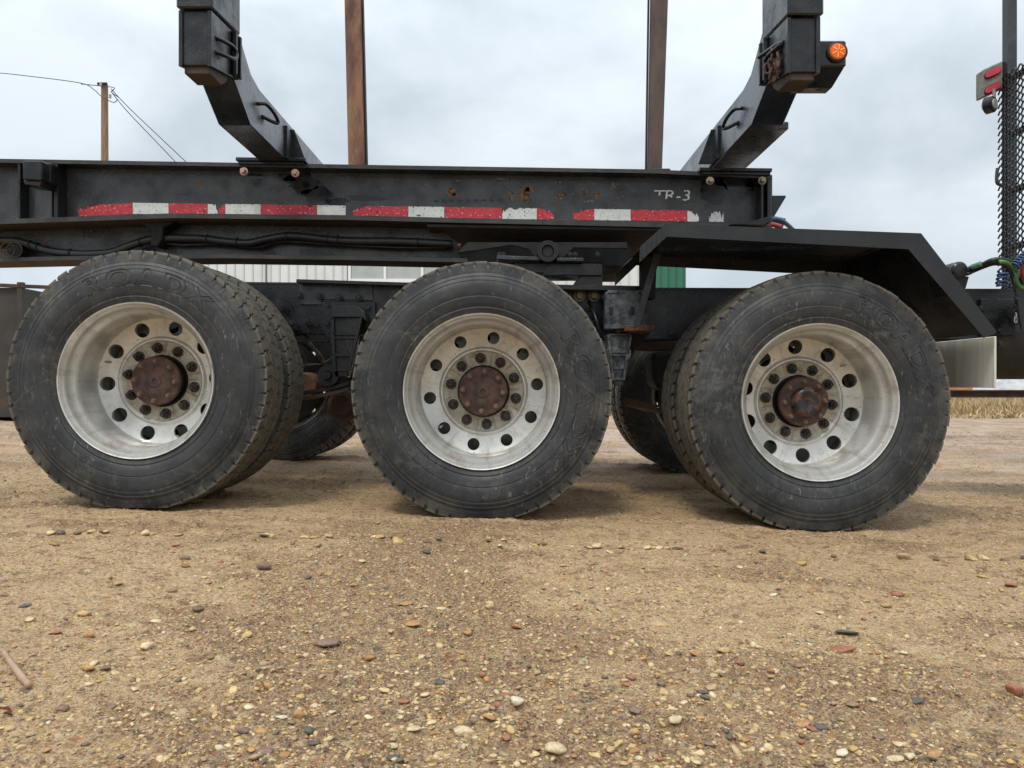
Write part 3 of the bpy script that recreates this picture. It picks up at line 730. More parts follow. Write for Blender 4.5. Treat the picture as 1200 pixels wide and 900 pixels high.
# cast hanger brackets (one black, one wet, with a sky sheen painted into its colour)
def hanger(x0, w0, x1, w1, yt, yb, m, Y=3.80):
    bm = NB()
    # tapered box with raised edge ribs
    px_prism(bm, [(x0-w0, yt), (x0+w0, yt), (x1+w1, yb), (x1-w1, yb)], Y+.014, 3.905, .004)
    for s in (-1, 1):
        px_prism(bm, [(x0+s*w0-2.0, yt+1), (x0+s*w0+2.0, yt+1), (x1+s*w1+1.8, yb), (x1+s*w1-1.8, yb)], Y-.006, Y+.02, .002)
    for f in (.02, .40, .46, .74, .97):
        xx = x0+(x1-x0)*f; ww = w0+(w1-w0)*f; yy = yt+(yb-yt)*f
        px_prism(bm, [(xx-ww, yy-1.2), (xx+ww, yy-1.2), (xx+ww, yy+1.2), (xx-ww, yy+1.2)], Y, Y+.02, .002)
    px_prism(bm, [(x1-w1-1, yb-2), (x1+w1+1, yb-2), (x1+w1-1, yb+6), (x1-w1+1, yb+6)], Y+.01, 3.88, .004)
    return T('spring_hanger', bm, m)
hanger(407, 18, 400, 8, 362, 436, BLK)
h2 = hanger(726, 13, 725, 6, 391, 446, CASTW, 3.62); h2['label'] = 'wet cast spring hanger with painted sky sheen between the middle and right wheels'
bm = NB(); px_prism(bm, [(388, 362), (396, 358), (418, 358), (428, 366), (430, 378), (424, 372), (390, 372), (387, 376)], 3.79, 3.9, .004); T('hanger_head', bm, BLK)
# spring eye, leaves, torque parts
bm = NB(); c = P(387, 440, 3.86); add_lathe(bm, [(.022, -.05), (.052, -.05), (.052, .05), (.022, .05)], 24, c.x, c.z, c.y); add_lathe(bm, [(0, -.07), (.018, -.07), (.018, .06), (0, .06)], 12, c.x, c.z, c.y); T('spring_eye', bm, DARK, None, 'auto')
for j, (dy, m) in enumerate(((0, DARK), (6.5, RUSTD))):
    bm = NB(); pts = [(300, 462+dy), (345, 460+dy), (370, 456+dy), (395, 451+dy), (408, 447+dy)]
    low = [(x, y+4.2) for x, y in reversed(pts)]; px_prism(bm, pts+low, 3.82, 3.91, 0); T('leaf_spring', bm, m)
for j in range(3):
    bm = NB(); pts = [(735, 466+j*3.4), (755, 472+j*3.4), (775, 475+j*3.4), (830, 476+j*3.4)]; low = [(x, y+3) for x, y in reversed(pts)]; px_prism(bm, pts+low, 3.78, 3.86, 0); T('leaf_spring', bm, RUSTD if j < 2 else RUST)
bm = NB(); c = P(404, 474, 4.05); add_lathe(bm, [(0, -.10), (.05, -.10), (.075, -.07), (.075, .06), (.05, .10), (0, .10)], 20, c.x, c.z, c.y); T('brake_chamber', bm, RUSTD, None, 'auto')
bm = NB(); c = P(360, 452, 3.99); add_lathe(bm, [(0, -.06), (.06, -.06), (.07, -.03), (.07, .1), (0, .1)], 20, c.x, c.z, c.y); T('brake_chamber', bm, RUST, None, 'auto')
bm = NB()
px_prism(bm, [(764, 414), (800, 408), (800, 456), (776, 458), (766, 450)], 3.86, 4.1, .02); T('air_bag', bm, DARK)
bm = NB(); px_prism(bm, [(735, 402), (822, 398), (822, 409), (760, 411), (735, 409)], 3.88, 3.97, .003); T('spring_seat', bm, RUSTD)
# air lines
def pipe(name, pts, r, m, parent=None, seg=8, k=6):
    bm = NB(); add_tube(bm, smooth_path([P(*p) for p in pts], k), r, seg); return T(name, bm, m, parent, True)
pipe('air_line', [(336, 400, 4.0), (352, 392, 3.97), (362, 397, 3.96), (370, 412, 3.95), (378, 425, 3.96), (392, 418, 3.97)], .006, HOSE)
pipe('air_line', [(330, 410, 4.1), (350, 408, 4.0), (358, 425, 4.0), (352, 440, 4.0)], .006, HOSE)
pipe('air_line', [(340, 430, 4.1), (360, 428, 4.0), (385, 427, 4.0)], .008, RUSTD)
pipe('air_line', [(690, 352, 3.9), (698, 372, 3.8), (704, 392, 3.8), (712, 400, 3.85)], .006, HOSE)
# bracket plate under fender post
bm = NB(); px_prism(bm, [(709, 342), (746, 344), (752, 339), (752, 385), (709, 386)], 3.60, 3.66, .004)
px_prism(bm, [(712, 340), (757, 340), (757, 345), (712, 345)], 3.60, 3.95, .002)
ob = T('step_bracket', bm, CASTW)
bm = NB(); px_prism(bm, [(733, 381), (767, 381), (767, 388), (733, 388)], 3.55, 3.90, .003); T('bracket_shelf', bm, RUST)
bm = NB(); px_prism(bm, [(740, 388), (764, 388), (745, 408), (740, 420)], 3.74, 3.755, .001); T('gusset_plate', bm, DARK)
for (x, y) in ((716, 364), (741, 364)):
    bm = NB(); add_box(bm, P(x, y, 3.597).x-.008, P(x, y, 3.597).x+.008, 3.592, 3.602, P(x, y, 3.6).z-.018, P(x, y, 3.6).z+.018, .002); T('bracket_slot', bm, DARK)
bm = NB(); px_prism(bm, [(628, 333), (762, 335), (762, 341), (628, 339)], 3.78, 4.0, .003); T('deck_plate', bm, BLK)
for x in (679, 696):
    bm = NB(); hexbolt(bm, P(x, 347, 3.9), .02, .03); T('bolt', bm, M('brassy_bolt', (.30, .24, .15), (.16, .12, .08), rough=.5, metal=.5) if x == 679 else bpy.data.materials['brassy_bolt'])
for (x, y) in [(690, 360), (697, 368), (688, 376), (702, 378), (788, 391), (796, 402)]:
    bm = NB(); hexbolt(bm, P(x, y, 3.91), .014, .012, random.random()); T('bolt', bm, BLK)
# fifth-wheel: slider blocks and pivot
FW = None
bm = NB()
px_prism(bm, [(560, 308), (622, 308), (706, 309), (706, 323), (638, 323), (636, 320), (560, 320)], 3.80, 4.0, .004); T('fifth_wheel_base', bm, BLK)
bm = NB(); px_prism(bm, [(682, 323), (706, 323), (706, 336), (670, 336), (674, 330)], 3.82, 4.0, .003); T('fifth_wheel_base', bm, BLK)
bm = NB(); px_prism(bm, [(582, 299), (633, 301), (633, 305.5), (582, 304)], 3.74, 3.95, .003); px_prism(bm, [(652, 302), (684, 302), (684, 306.5), (652, 306)], 3.74, 3.95, .003); T('fifth_wheel_skid', bm, WEB)
bm = NB(); c = P(642, 294, 3.72)
add_lathe(bm, [(.030, 0), (.052, 0), (.052, .25), (.030, .25), (.030, 0)], 32, c.x, c.z, c.y)
add_lathe(bm, [(0, .01), (.026, .01), (.026, .2)], 20, c.x, c.z, c.y); T('pivot_bearing', bm, VDK, None, 'auto')
bm = NB()
pts = [(545, 290), (560, 284), (600, 279), (625, 283), (628, 292)]
px_prism(bm, [(548, 284), (735, 284), (735, 291), (672, 290), (664, 298), (656, 305), (628, 304), (620, 292), (600, 287), (560, 293), (536, 296)], 3.78, 3.80, .001); T('fifth_wheel_skirt', bm, VDK)
bm = NB(); px_prism(bm, [(536, 292), (560, 284), (740, 284), (740, 312), (707, 312), (706, 308), (545, 308)], 3.98, 4.6, .003); T('fifth_wheel_plate', bm, VDK)
bm = NB()
for x in (585, 590, 630, 668, 674, 700): hexbolt(bm, P(x, 298, 3.76), .008, .01)
T('fifth_wheel_bolts', bm, BLK)
# lower clutter on the right of the frame
bm = NB(); px_prism(bm, [(1112, 395), (1320, 395), (1320, 414), (1112, 412)], 3.96, 4.2, .006); T('tank_bracket', bm, RUSTD)
bm = NB(); c = P(1215, 385, 4.1); t = NB()
n = 28; 
ang = [2*PI*i/n for i in range(n)]
add_xprism(bm, [(4.10+.19*math.cos(a), .765+.19*math.sin(a)) for a in ang], L(1158, 3.85), 3.4, .0); T('air_tank', bm, DARK, None, 'auto')
bm = NB(); px_prism(bm, [(1192, 350), (1260, 350), (1260, 384), (1197, 386)], 3.72, 3.73, .002); T('battery_box_flap', bm, BLK)
for (x, y) in [(1172, 388), (1172, 403), (1150, 362)]:
    bm = NB(); hexbolt(bm, P(x, y, 3.90), .014, .012, random.random()); T('bolt', bm, BLK)
bm = NB(); px_prism(bm, [(1150, 350), (1190, 350), (1190, 392), (1150, 394)], 3.905, 3.925, .004); T('bracket_plate', bm, BLK)

# ---- fender
def fender():
    bm = NB(); ya, yb = 3.0, 3.72; th = .006
    tp = [(750, 289), (780, 262.5), (1079, 273.5), (1167, 388)]
    p = [(L(x, ya), ZZ(y, ya)) for x, y in tp]
    inner = [(x, z-th) for x, z in p]
    add_prism(bm, p+inner[::-1], ya, yb, 0)
    # near skirt (lip folded down) and far skirt
    lo = [(749, 308), (781, 277.5), (1064, 292), (1153, 396), (1167, 390)]
    q = [(L(x, ya), ZZ(y, ya)) for x, y in lo]
    add_prism(bm, [p[0], p[1], p[2], p[3], q[4], q[3], q[2], q[1], q[0]], ya-.003, ya+.003, 0)
    add_prism(bm, [(x+.0, z-.002) for x, z in p]+[(x, z) for x, z in reversed([q[0], q[1], q[2], (p[3][0], p[3][1]-.05)])], yb-.006, yb, 0)
    f = T('fender', bm, FEND)
    # end cap ribs on left slope
    for k in range(5):
        b2 = NB(); t = (k+.5)/5; x0, z0 = p[0][0]+(p[1][0]-p[0][0])*t, p[0][1]+(p[1][1]-p[0][1])*t
        add_box(b2, x0-.004, x0+.004, ya-.0065, ya-.003, z0-.055, z0-.003); obj('fender_rib', b2, FEND, f)
fender()
bm = NB(); px_prism(bm, [(752, 300), (770, 300), (768, 350), (752, 350)], 3.62, 3.70, .003); T('fender_post', bm, DARK)
bm = NB(); add_prism(bm, [(L(776, 3.2), ZZ(288, 3.2)), (L(786, 3.2), ZZ(288, 3.2)), (L(759, 3.2), ZZ(378, 3.2)), (L(751, 3.2), ZZ(380, 3.2))], 3.40, 3.412, .001); T('fender_brace', bm, BLK)
# fender support arms to the frame
bm = NB(); add_tube(bm, [(1.78, 3.1, .90), (1.84, 3.93, .98)], .02, 10); T('fender_arm', bm, DARK, None, True)
# white mud flap
MUD = M('dirty_white_mud_flap', (.72, .70, .62), (.52, .49, .40), rough=.45, rough2=.6, scale=4, stretch=(3, 6, .5), lo=.4, hi=.75, speck=(.2, .15, .1), speck_scale=30, speck_th=.72, bump=.15, bscale=20)
bm = NB(); x0 = L(1168, 3.03)
add_box(bm, x0-.009, x0, 3.03, 3.69, .535, .738, .002)
T('mud_flap', bm, MUD)

# ---- right: drum with hoses, coiled lines
bm = NB(); c = P(1126, 316, 3.88)
add_lathe(bm, [(0, 0), (.028, 0), (.036, .004), (.043, .012), (.043, .03), (.040, .034), (.040, .045), (.044, .05), (.044, .22), (0, .22)], 28, c.x, c.z, c.y); T('air_dryer', bm, BLK, None, 'auto')
bm = NB(); px_prism(bm, [(1118, 322), (1136, 324), (1132, 338), (1120, 338)], 3.92, 4.05, .003); T('air_dryer_bracket', bm, BLK)
GRN = M('green_hose', (.11, .30, .03), (.04, .12, .03), rough=.4); BLU = M('blue_coil_hose', (.02, .06, .15), (.015, .04, .10), rough=.35); REDH = M('red_coil_hose', (.45, .05, .05), (.3, .03, .03), rough=.4); TEAL = M('pale_green_sleeve', (.12, .25, .18), (.08, .2, .14), rough=.5)
pipe('hose', [(1122, 317, 3.95), (1132, 316, 3.9), (1138, 314, 3.9), (1150, 311, 3.85), (1163, 305, 3.8), (1176, 305, 3.8), (1188, 310, 3.8), (1196, 322, 3.8), (1200, 338, 3.8)], .013, HOSE)
pipe('hose', [(1124, 321, 3.95), (1133, 321, 3.9), (1140, 318, 3.9), (1152, 313, 3.86), (1165, 309, 3.82), (1178, 311, 3.8), (1186, 322, 3.8), (1190, 340, 3.85)], .010, HOSE)
pipe('hose_sleeve', [(1139, 313, 3.87), (1150, 309, 3.83)], .014, TEAL)
pipe('hose', [(1171, 306.5, 3.77), (1180, 308, 3.77), (1189, 314, 3.77), (1195, 320, 3.77), (1204, 322, 3.77)], .010, GRN)
pipe('hose', [(1204, 312, 3.75), (1196, 318, 3.75), (1191, 326, 3.75), (1193, 334, 3.75), (1199, 338, 3.75)], .011, GRN)
def coil(name, p0, p1, R, r, turns, m, parent=None):
    p0, p1 = Vector(p0), Vector(p1); ax = (p1-p0).normalized(); a = ax.cross(Vector((0, 1, .2))).normalized(); b = ax.cross(a)
    pts = [p0.lerp(p1, i/(turns*14))+a*R*math.cos(i*2*PI/14)+b*R*math.sin(i*2*PI/14) for i in range(turns*14+1)]
    bm = NB(); add_tube(bm, pts, r, 6); return obj(name, bm, m, parent or TRUCK, True)
coil('coiled_hose', P(1173, 336, 3.9), P(1176, 318, 3.9), .024, .0055, 4, BLU)
coil('coiled_hose', P(1189, 312, 3.7), P(1206, 296, 3.7), .020, .0055, 6, BLU)
pipe('hose_connector', [(1201, 308, 3.74), (1199, 318, 3.74), (1202, 328, 3.74)], .014, REDH)

# ---- headache rack at the far right
RX = 3.745; RY0, RY1 = 3.1, 5.76
RACKM = M('rack_grey_black_paint', (.026, .028, .032), (.045, .048, .052), rough=.4, rough2=.55, scale=12, bump=.3, bscale=80)
bm = NB(); add_box(bm, RX-.035, RX+.035, RY1-.02, RY1+.06, 1.22, 3.7, .008); rack = T('headache_rack', bm, RACKM)
bm = NB(); add_box(bm, RX-.035, RX+.035, RY0-.06, RY0, 1.22, 3.7, .008); obj('rack_post', bm, RACKM, rack)
for z in (2.83, 2.41, 1.99, 1.57, 1.25):
    bm = NB(); add_tube(bm, [(RX-.012, RY0, z), (RX-.012, RY1, z)], .026, 10); obj('rack_bar', bm, RACKM, rack, True)
def mesh_panel():
    bm = NB(); pw, ph = .075, .052; r = .0045      # expanded metal: flattened diamonds
    z = 1.24; row = 0; x = RX-.045
    def seg(a, b):
        a, b = Vector(a), Vector(b); d = (b-a).normalized(); n1 = Vector((1, 0, 0)); n2 = d.cross(n1)
        R = [[bm.verts.new(q+n1*r*s+n2*r*t*1.0) for s, t in ((-1, -1), (1, -1), (1, 1), (-1, 1))] for q in (a, b)]
        for i in range(4): bm.faces.new((R[0][i], R[0][(i+1) % 4], R[1][(i+1) % 4], R[1][i]))
    while z < 2.86:
        y = RY1+.085-(pw/2 if row % 2 else 0)
        while y > RY0-.05:
            seg((x, y, z), (x, y-pw*.30, z+ph*.5)); seg((x, y-pw*.30, z+ph*.5), (x, y-pw*.5, z+ph*.5)); seg((x, y-pw*.5, z+ph*.5), (x, y-pw*.8, z)); seg((x, y-pw*.8, z), (x, y-pw, z))
            y -= pw
        z += ph/2; row += 1
    return bm
mp_ = obj('mesh_panel', mesh_panel(), RACKM, rack); 
pipe('rack_hook', [(1169, 197, 5.6), (1168, 207, 5.6), (1169, 215, 5.6), (1175, 217, 5.6)], .012, RACKM, rack)
# twin red tail light box + small round lamp
bm = NB(); LB = M('tail_light_housing', (.20, .18, .155), (.12, .105, .09), rough=.5, scale=20)
add_box(bm, RX-.172, RX-.037, RY1+.03, RY1+.13, ZZ(101, 5.75), ZZ(68, 5.75), .010); 
for v in bm.verts:
    v.co.z -= (v.co.x-(RX-.04))*-.42; v.co.y += (RX-.04-v.co.x)*.25
lbx = T('tail_light_box', bm, LB)
REDL = M('red_lens', (.55, .03, .06), (.42, .02, .04), rough=.25); BLKR = M('black_rubber', (.01, .01, .01), rough=.6)
for zc in (ZZ(76, 5.75)-.006, ZZ(93, 5.75)-.016):
    xa, xb = RX-.165, RX-.062
    def lens(g, y, h, d):
        bm = NB(); pts = []
        for (cx, s) in ((xb-h+g, 1), (xa+h-g, -1)):
            for i in range(9):
                a = -PI/2+PI*i/8; pts.append((cx+s*h*math.cos(a), zc+h*math.sin(a)*s))
        add_prism(bm, pts, y, y+d, .003)
        for v in bm.verts: v.co.z -= (v.co.x-(RX-.04))*-.42; v.co.y += (RX-.04-v.co.x)*.25
        return bm
    obj('lens_gasket', lens(.004, RY1+.020, .033, .012), BLKR, lbx)
    obj('red_light', lens(0, RY1+.011, .026, .014), REDL, lbx)
bm = NB(); c = P(1164, 122, 5.72); add_lathe(bm, [(.0, -.01), (.05, -.01), (.06, 0), (.062, .05), (.03, .07), (0, .07)], 24, c.x, c.z, c.y); bmesh.ops.rotate(bm, verts=bm.verts, cent=c, matrix=Matrix.Rotation(math.radians(35), 3, 'Z'))
wl = T('work_lamp', bm, BLK, None, 'auto')
bm = NB(); add_lathe(bm, [(.0, -.016), (.034, -.015), (.040, -.008)], 20, c.x-.001, c.z, c.y); bmesh.ops.rotate(bm, verts=bm.verts, cent=c, matrix=Matrix.Rotation(math.radians(35), 3, 'Z')); obj('lamp_lens', bm, GALV, wl, 'auto')
bm = NB(); add_tube(bm, [P(1165, 104, 5.76), P(1165, 116, 5.74)], .012, 8); obj('lamp_bracket', bm, LB, wl)

# ================================================================== TRAILER
TR0 = Vector((L(600, 3.95), 3.95, 0))
TRL = empty('log_trailer', (L(450, 3.95), 3.95, 0), 'black log trailer frame with red and white reflective tape, two bolsters and rusty far stakes', 'trailer')
def R(name, bm, m, parent=None, smooth=False): return obj(name, bm, m, parent or TRL, smooth)
YW = 3.95
topl = [(-90, 184.5), (0, 186), (420, 193), (766, 198.5), (905, 205)]
botl = [(-90, 258), (0, 257), (200, 250), (400, 252), (520, 255), (740, 260), (905, 264)]
def strip(bm, line, th, y0, y1, Yref, up=False):
    p = [(L(x, Yref), ZZ(y, Yref)) for x, y in line]; q = [(L(x, Yref), ZZ(y+th, Yref)) for x, y in line]
    n = len(line)
    vt = [[bm.verts.new((a[0], yy, a[1])) for a in s] for yy in (y0, y1) for s in (p, q)]
    A, B, C, D = vt   # near top, near bottom, far top, far bottom
    for i in range(n-1):
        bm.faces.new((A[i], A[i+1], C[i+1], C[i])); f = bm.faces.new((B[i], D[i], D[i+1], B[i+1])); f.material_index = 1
        bm.faces.new((A[i], B[i], B[i+1], A[i+1])); bm.faces.new((C[i], C[i+1], D[i+1], D[i]))
    bm.faces.new((A[0], C[0], D[0], B[0])); bm.faces.new((A[-1], B[-1], D[-1], C[-1]))
bm = NB(); wtop = [(x, y+3) for x, y in topl]; wbot = [(x, y+2) for x, y in reversed(botl)]
px_prism(bm, wtop+wbot, YW, YW+.012, 0); beam = R('main_beam', bm, WEB)
FLG = M('flange_edge_paint', (.022, .023, .023), (.05, .047, .042), rough=.45, rough2=.65, scale=12, bump=.5, bscale=60, rust=(.12, .07, .035), rust_scale=8, rust_lo=.62, rust_hi=.7)
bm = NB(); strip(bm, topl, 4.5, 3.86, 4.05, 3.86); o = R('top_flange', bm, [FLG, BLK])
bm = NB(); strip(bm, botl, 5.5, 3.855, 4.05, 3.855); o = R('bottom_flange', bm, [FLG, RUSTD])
bm = NB(); strip(bm, [(500, 262), (740, 266), (880, 268)], 3, 3.87, 4.60, 3.855); R('sliding_plate', bm, [DARK, RUSTD])
# far-side rail (seen from underneath and from the side)
bm = NB(); pts = [(L(x, 3.95), ZZ(y, 3.95)) for x, y in wtop+wbot]; add_prism(bm, pts, 4.80, 4.812, 0); R('far_beam', bm, DARK)
bm = NB(); strip(bm, topl, 4.5, 4.72, 4.90, 3.86); R('top_flange', bm, [DARK, DARK])
bm = NB(); strip(bm, botl, 5.5, 4.72, 4.90, 3.855); R('bottom_flange', bm, [DARK, RUSTD])
for px in (40, 260, 470, 640, 800):
    bm = NB(); x = L(px, 3.95); add_box(bm, x-.03, x+.03, YW+.02, 4.79, 1.42, 1.58); R('cross_member', bm, DARK)
# lower gooseneck web on the left
bm = NB(); px_prism(bm, [(-90, 258), (470, 258), (500, 266), (525, 276), (540, 288), (544, 300), (540, 303), (-90, 303)], 4.03, 4.042, 0); R('lower_web', bm, WEB)
bm = NB(); strip(bm, [(-90, 304), (0, 302), (90, 300), (260, 298), (400, 300), (548, 303)], 4.5, 3.93, 4.13, 3.93); R('lower_flange', bm, [FLG, RUSTD])
bm = NB(); px_prism(bm, [(160, 258), (205, 258), (199, 263), (191, 266), (190, 280), (184, 289), (176, 287), (177, 270), (169, 264)], 3.92, 4.02, .004); R('hose_bracket', bm, VDK)
# stiffeners, left box, end plate
def stiff(px, y0, y1, t=.008, name='stiffener', yt=192, yb=254):
    bm = NB(); x = L(px, 3.87); add_box(bm, x-t, x+t, 3.865, 3.949, ZZ(yb, 3.87), ZZ(yt, 3.87)+0, .001); return R(name, bm, BLK)
def weld(a, b, m=RUST, r_=.005):
    a, b = Vector(a), Vector(b); n = int((b-a).length/.008); bm = NB()
    add_tube(bm, [a.lerp(b, i/n) for i in range(n+1)], [r_*(.7+.5*random.random()) for i in range(n+1)], 6); return R('weld_bead', bm, m)
weld(P(79, 194, 3.948), P(76, 255, 3.948), RUSTD); weld(P(64, 255.5, 3.94), P(20, 256.5, 3.94), FLG)
for x_ in (889, 898): weld(P(x_, 212, 3.948), P(x_, 258, 3.948), BLK)
stiff(66, 0, 0, .010, yb=256); stiff(23, 0, 0, .006, yb=256); stiff(893, 0, 0, .006, yt=209, yb=262); stiff(901, 0, 0, .008, yt=207, yb=262)
bm = NB(); px_prism(bm, [(27, 219), (61, 219), (61, 256), (27, 256)], 3.938, 3.949, .002); R('web_patch', bm, M('bluish_patch_paint', (.05, .055, .06), (.11, .13, .145), rough=.4, scale=9, lo=.5, hi=.7, stretch=(3, 3, .4), rust=(.09, .05, .03), rust_scale=8, rust_lo=.62, rust_hi=.7))
bm = NB(); px_prism(bm, [(26, 188), (49, 188), (49, 211), (26, 210)], 3.74, 3.86, .005); px_prism(bm, [(27, 211), (50, 212), (47, 218), (29, 216)], 3.76, 3.87, .003); px_prism(bm, [(49, 190), (59, 191), (59, 214), (49, 213)], 3.80, 3.90, .003); R('pintle_box', bm, BLK)
bm = NB(); x = L(905, 4.0); add_prism(bm, [(L(905, 4.1), ZZ(229, 4.1)), (L(921, 4.1), ZZ(229, 4.1)), (L(921, 4.1), ZZ(231, 4.1)), (L(906, 4.1), ZZ(256, 4.1)), (L(905, 4.1), ZZ(256, 4.1))], 4.1, 4.5, .002); R('end_wing', bm, BLK)
bm = NB(); px_prism(bm, [(855, 263), (880, 259), (903, 253), (904, 258), (895, 264)], 3.80, 3.86, .002); R('end_lip', bm, BLK)
coil('coiled_hose', P(903, 259, 4.1), P(918, 262, 4.1), .022, .008, 5, BLU, TRL)
bm = NB(); add_tube(bm, smooth_path([P(890, 262, 4.0), P(905, 257, 4.0), P(918, 260, 4.05), P(930, 270, 4.2)]), .012, 8); R('hose', bm, BLU, None, True)
bm = NB(); add_tube(bm, smooth_path([P(893, 266, 3.95), P(903, 263, 3.95), P(916, 266, 3.95)]), .013, 8); R('hose', bm, REDH, None, True)
pts = [(-30, 283), (0, 282), (22, 283), (38, 288), (58, 294), (80, 297), (100, 298), (130, 296), (152, 288), (175, 281), (200, 279), (240, 280), (262, 283), (290, 285), (310, 281), (332, 277), (350, 277), (400, 282), (470, 283), (530, 286)]
bm = NB(); add_tube(bm, smooth_path([P(x, y, 3.96) for x, y in pts]), .0205, 10); hz = R('hydraulic_hose', bm, HOSE, None, True)
pts = [(190, 284), (215, 287), (250, 286), (300, 290), (330, 283), (400, 287), (470, 290), (530, 290)]
bm = NB(); add_tube(bm, smooth_path([P(x, y, 3.99) for x, y in pts]), .010, 8); R('hydraulic_hose', bm, HOSE, None, True)
for (x, y) in [(36, 287), (45, 290), (83, 297), (165, 284), (189, 280), (243, 280), (278, 284), (336, 277), (384, 280), (396, 281), (490, 284)]:
    bm = NB(); c = P(x, y, 3.96); add_tube(bm, [c+Vector((0, math.cos(a), math.sin(a)))*.0240 for a in [i*2*PI/10 for i in range(10)]], .0028, 5, closed=True); obj('hose_tie', bm, DARK if x % 2 else GALV, hz) if x in (45, 243) else obj('hose_tie', bm, DARK, hz)
for (x, y) in [(336, 272), (342, 271), (384, 274), (496, 278), (243, 275)]:
    bm = NB(); c = P(x, y, 3.95); add_tube(bm, [c+Vector((0, 0, -.012)), c+Vector((.004, -.01, .008)), c+Vector((.012, -.012, .018))], .002, 4); obj('tie_tail', bm, HOSE, hz)
for xx in (9, 17):
    bm = NB(); c = P(xx, 293, 3.93-xx*.002); add_tube(bm, [c+Vector((math.cos(a), 0, math.sin(a)))*.038 for a in [i*2*PI/24 for i in range(24)]], .004, 6, closed=True)
    if xx == 9: add_tube(bm, [c+Vector((-.03, 0, 0)), c+Vector((.03, 0, 0))], .003, 5)
    R('clamp_ring', bm, RUSTD if xx == 9 else DARK, None, True)
bm = NB(); c = P(16, 293, 3.95); add_lathe(bm, [(0, 0), (.034, 0), (.034, .08), (0, .08)], 20, c.x, c.z, c.y); R('hose_coupling', bm, DARK, None, 'auto')
bm = NB(); c = P(538, 287, 3.93); add_box(bm, c.x-.008, c.x+.008, c.y, c.y+.02, c.z-.006, c.z+.008, .002); R('hose_end_tag', bm, REDH)
# stamped digits
v, f = glyph('1151', True, 1.0); bm = NB(); c = P(107, 278, 4.026); s = .055
vs = [bm.verts.new((c.x+x*s, c.y-z*s*.6, c.z+y*s)) for x, y, z in v]
for q in f:
    try: bm.faces.new([vs[k] for k in q])
    except ValueError: pass
R('stamped_digits', bm, BLK)

# reflective tape
def ty(x): return 237.5+(x-155)*.0135 if x > 155 else 238+(155-x)*.04
def tape(x0, x1, m, jl=0, jr=0, t0=0, t1=0):
    """ragged strip; jl/jr: worn slant at the ends in px"""
    n = max(6, int((x1-x0)/.7)); top = []; bot = []
    for i in range(n+1):
        f = i/n; x = x0+(x1-x0)*f; e = 0
        yt_ = ty(x)+.9*max(0, mnoise.noise(Vector((x*.35, 1, 3))))*1.2+(t0 if f < .5 else t1)*max(0, mnoise.noise(Vector((x*.12, 7, 1))))
        yb_ = ty(x)+13.2-1.0*max(0, mnoise.noise(Vector((x*.3, 9, 3))))*1.5
        if jl and x-x0 < jl: yt_ += (1-(x-x0)/jl)*11*(.55+.9*mnoise.noise(Vector((x*.45, 4, 4)))+.5*mnoise.noise(Vector((x*1.3, 2, 4))))
        if jr and x1-x < jr: yt_ += (1-(x1-x)/jr)*11*(.55+.9*mnoise.noise(Vector((x*.45, 5, 4)))+.5*mnoise.noise(Vector((x*1.3, 3, 4))))
        yt_ = min(yt_+.5*mnoise.noise(Vector((x*1.1, 8, 8))), yb_-.4); top.append((x, yt_)); bot.append((x, yb_))
    bm = NB(); Y = YW-.0012
    A = [bm.verts.new(P(x, y, Y)) for x, y in top]; B = [bm.verts.new(P(x, y, Y)) for x, y in bot]
    for i in range(n): bm.faces.new((B[i], B[i+1], A[i+1], A[i]))
    return R('reflective_tape', bm, m)
for a in [(92, 155, TRED, 22, 0, 2, 1), (155.6, 197.5, TWHT), (198, 243, TRED), (243.4, 255, TWHT, 0, 6, 4, 3), (256, 263.5, TRED, 7, 0), (264, 305.5, TWHT), (306, 371, TRED, 0, 0, 0, 5), (371.5, 405, TWHT, 0, 0, 0, 0), (414, 478, TRED, 16, 0, 3, 0),
          (478.5, 520.5, TWHT), (521, 588, TRED, 0, 0, 2, 2), (588.6, 629, TWHT, 8, 0, 6, 6), (629.5, 649, TRED, 0, 18), (672, 696, TRED, 20, 0), (696.5, 739, TWHT), (739.5, 805, TRED, 0, 0, 8, 0), (805.5, 819, TWHT, 0, 14), (831, 848, TWHT, 9, 9, 3, 3)]:
    tape(*a)
def blob(name, cx, cy, w_, h_, m, seed, Y=YW-.0008, jag=.5, n=26):
    bm = NB(); c0 = P(cx, cy, Y); ring = []
    for i in range(n):
        a = 2*PI*i/n; k = 1+jag*mnoise.noise(Vector((math.cos(a)*1.6+seed*7, math.sin(a)*1.6, seed)))+.45*jag*mnoise.noise(Vector((math.cos(a)*6+seed, math.sin(a)*6, 3)))
        ring.append(bm.verts.new(P(cx+math.cos(a)*w_*k, cy+math.sin(a)*h_*k, Y)))
    c = bm.verts.new(c0)
    for i in range(n): bm.faces.new((c, ring[i], ring[(i+1) % n]))
    return R(name, bm, m)
RP = M('scraped_rust', (.24, .12, .05), (.035, .028, .022), rough=.8, scale=60, lo=.45, hi=.55)
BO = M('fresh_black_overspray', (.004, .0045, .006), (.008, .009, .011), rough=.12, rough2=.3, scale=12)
GS = M('pale_scrape', (.17, .165, .15), (.04, .04, .038), rough=.6, scale=70, lo=.45, hi=.55)
for k, (x, y, a, b) in enumerate([(530, 225, 6, 4.5), (614, 227, 7, 8), (599, 229, 3, 6), (621, 222, 4, 4), (655, 231, 5, 3), (661, 227, 3, 3), (700, 228, 4, 3), (686, 226, 2.5, 2.5), (534, 229, 3, 3), (77, 228, 2, 11), (727, 231, 4, 2.5)]): blob('rust_patch', x, y, a, b, RP, k+1.3, jag=.9)
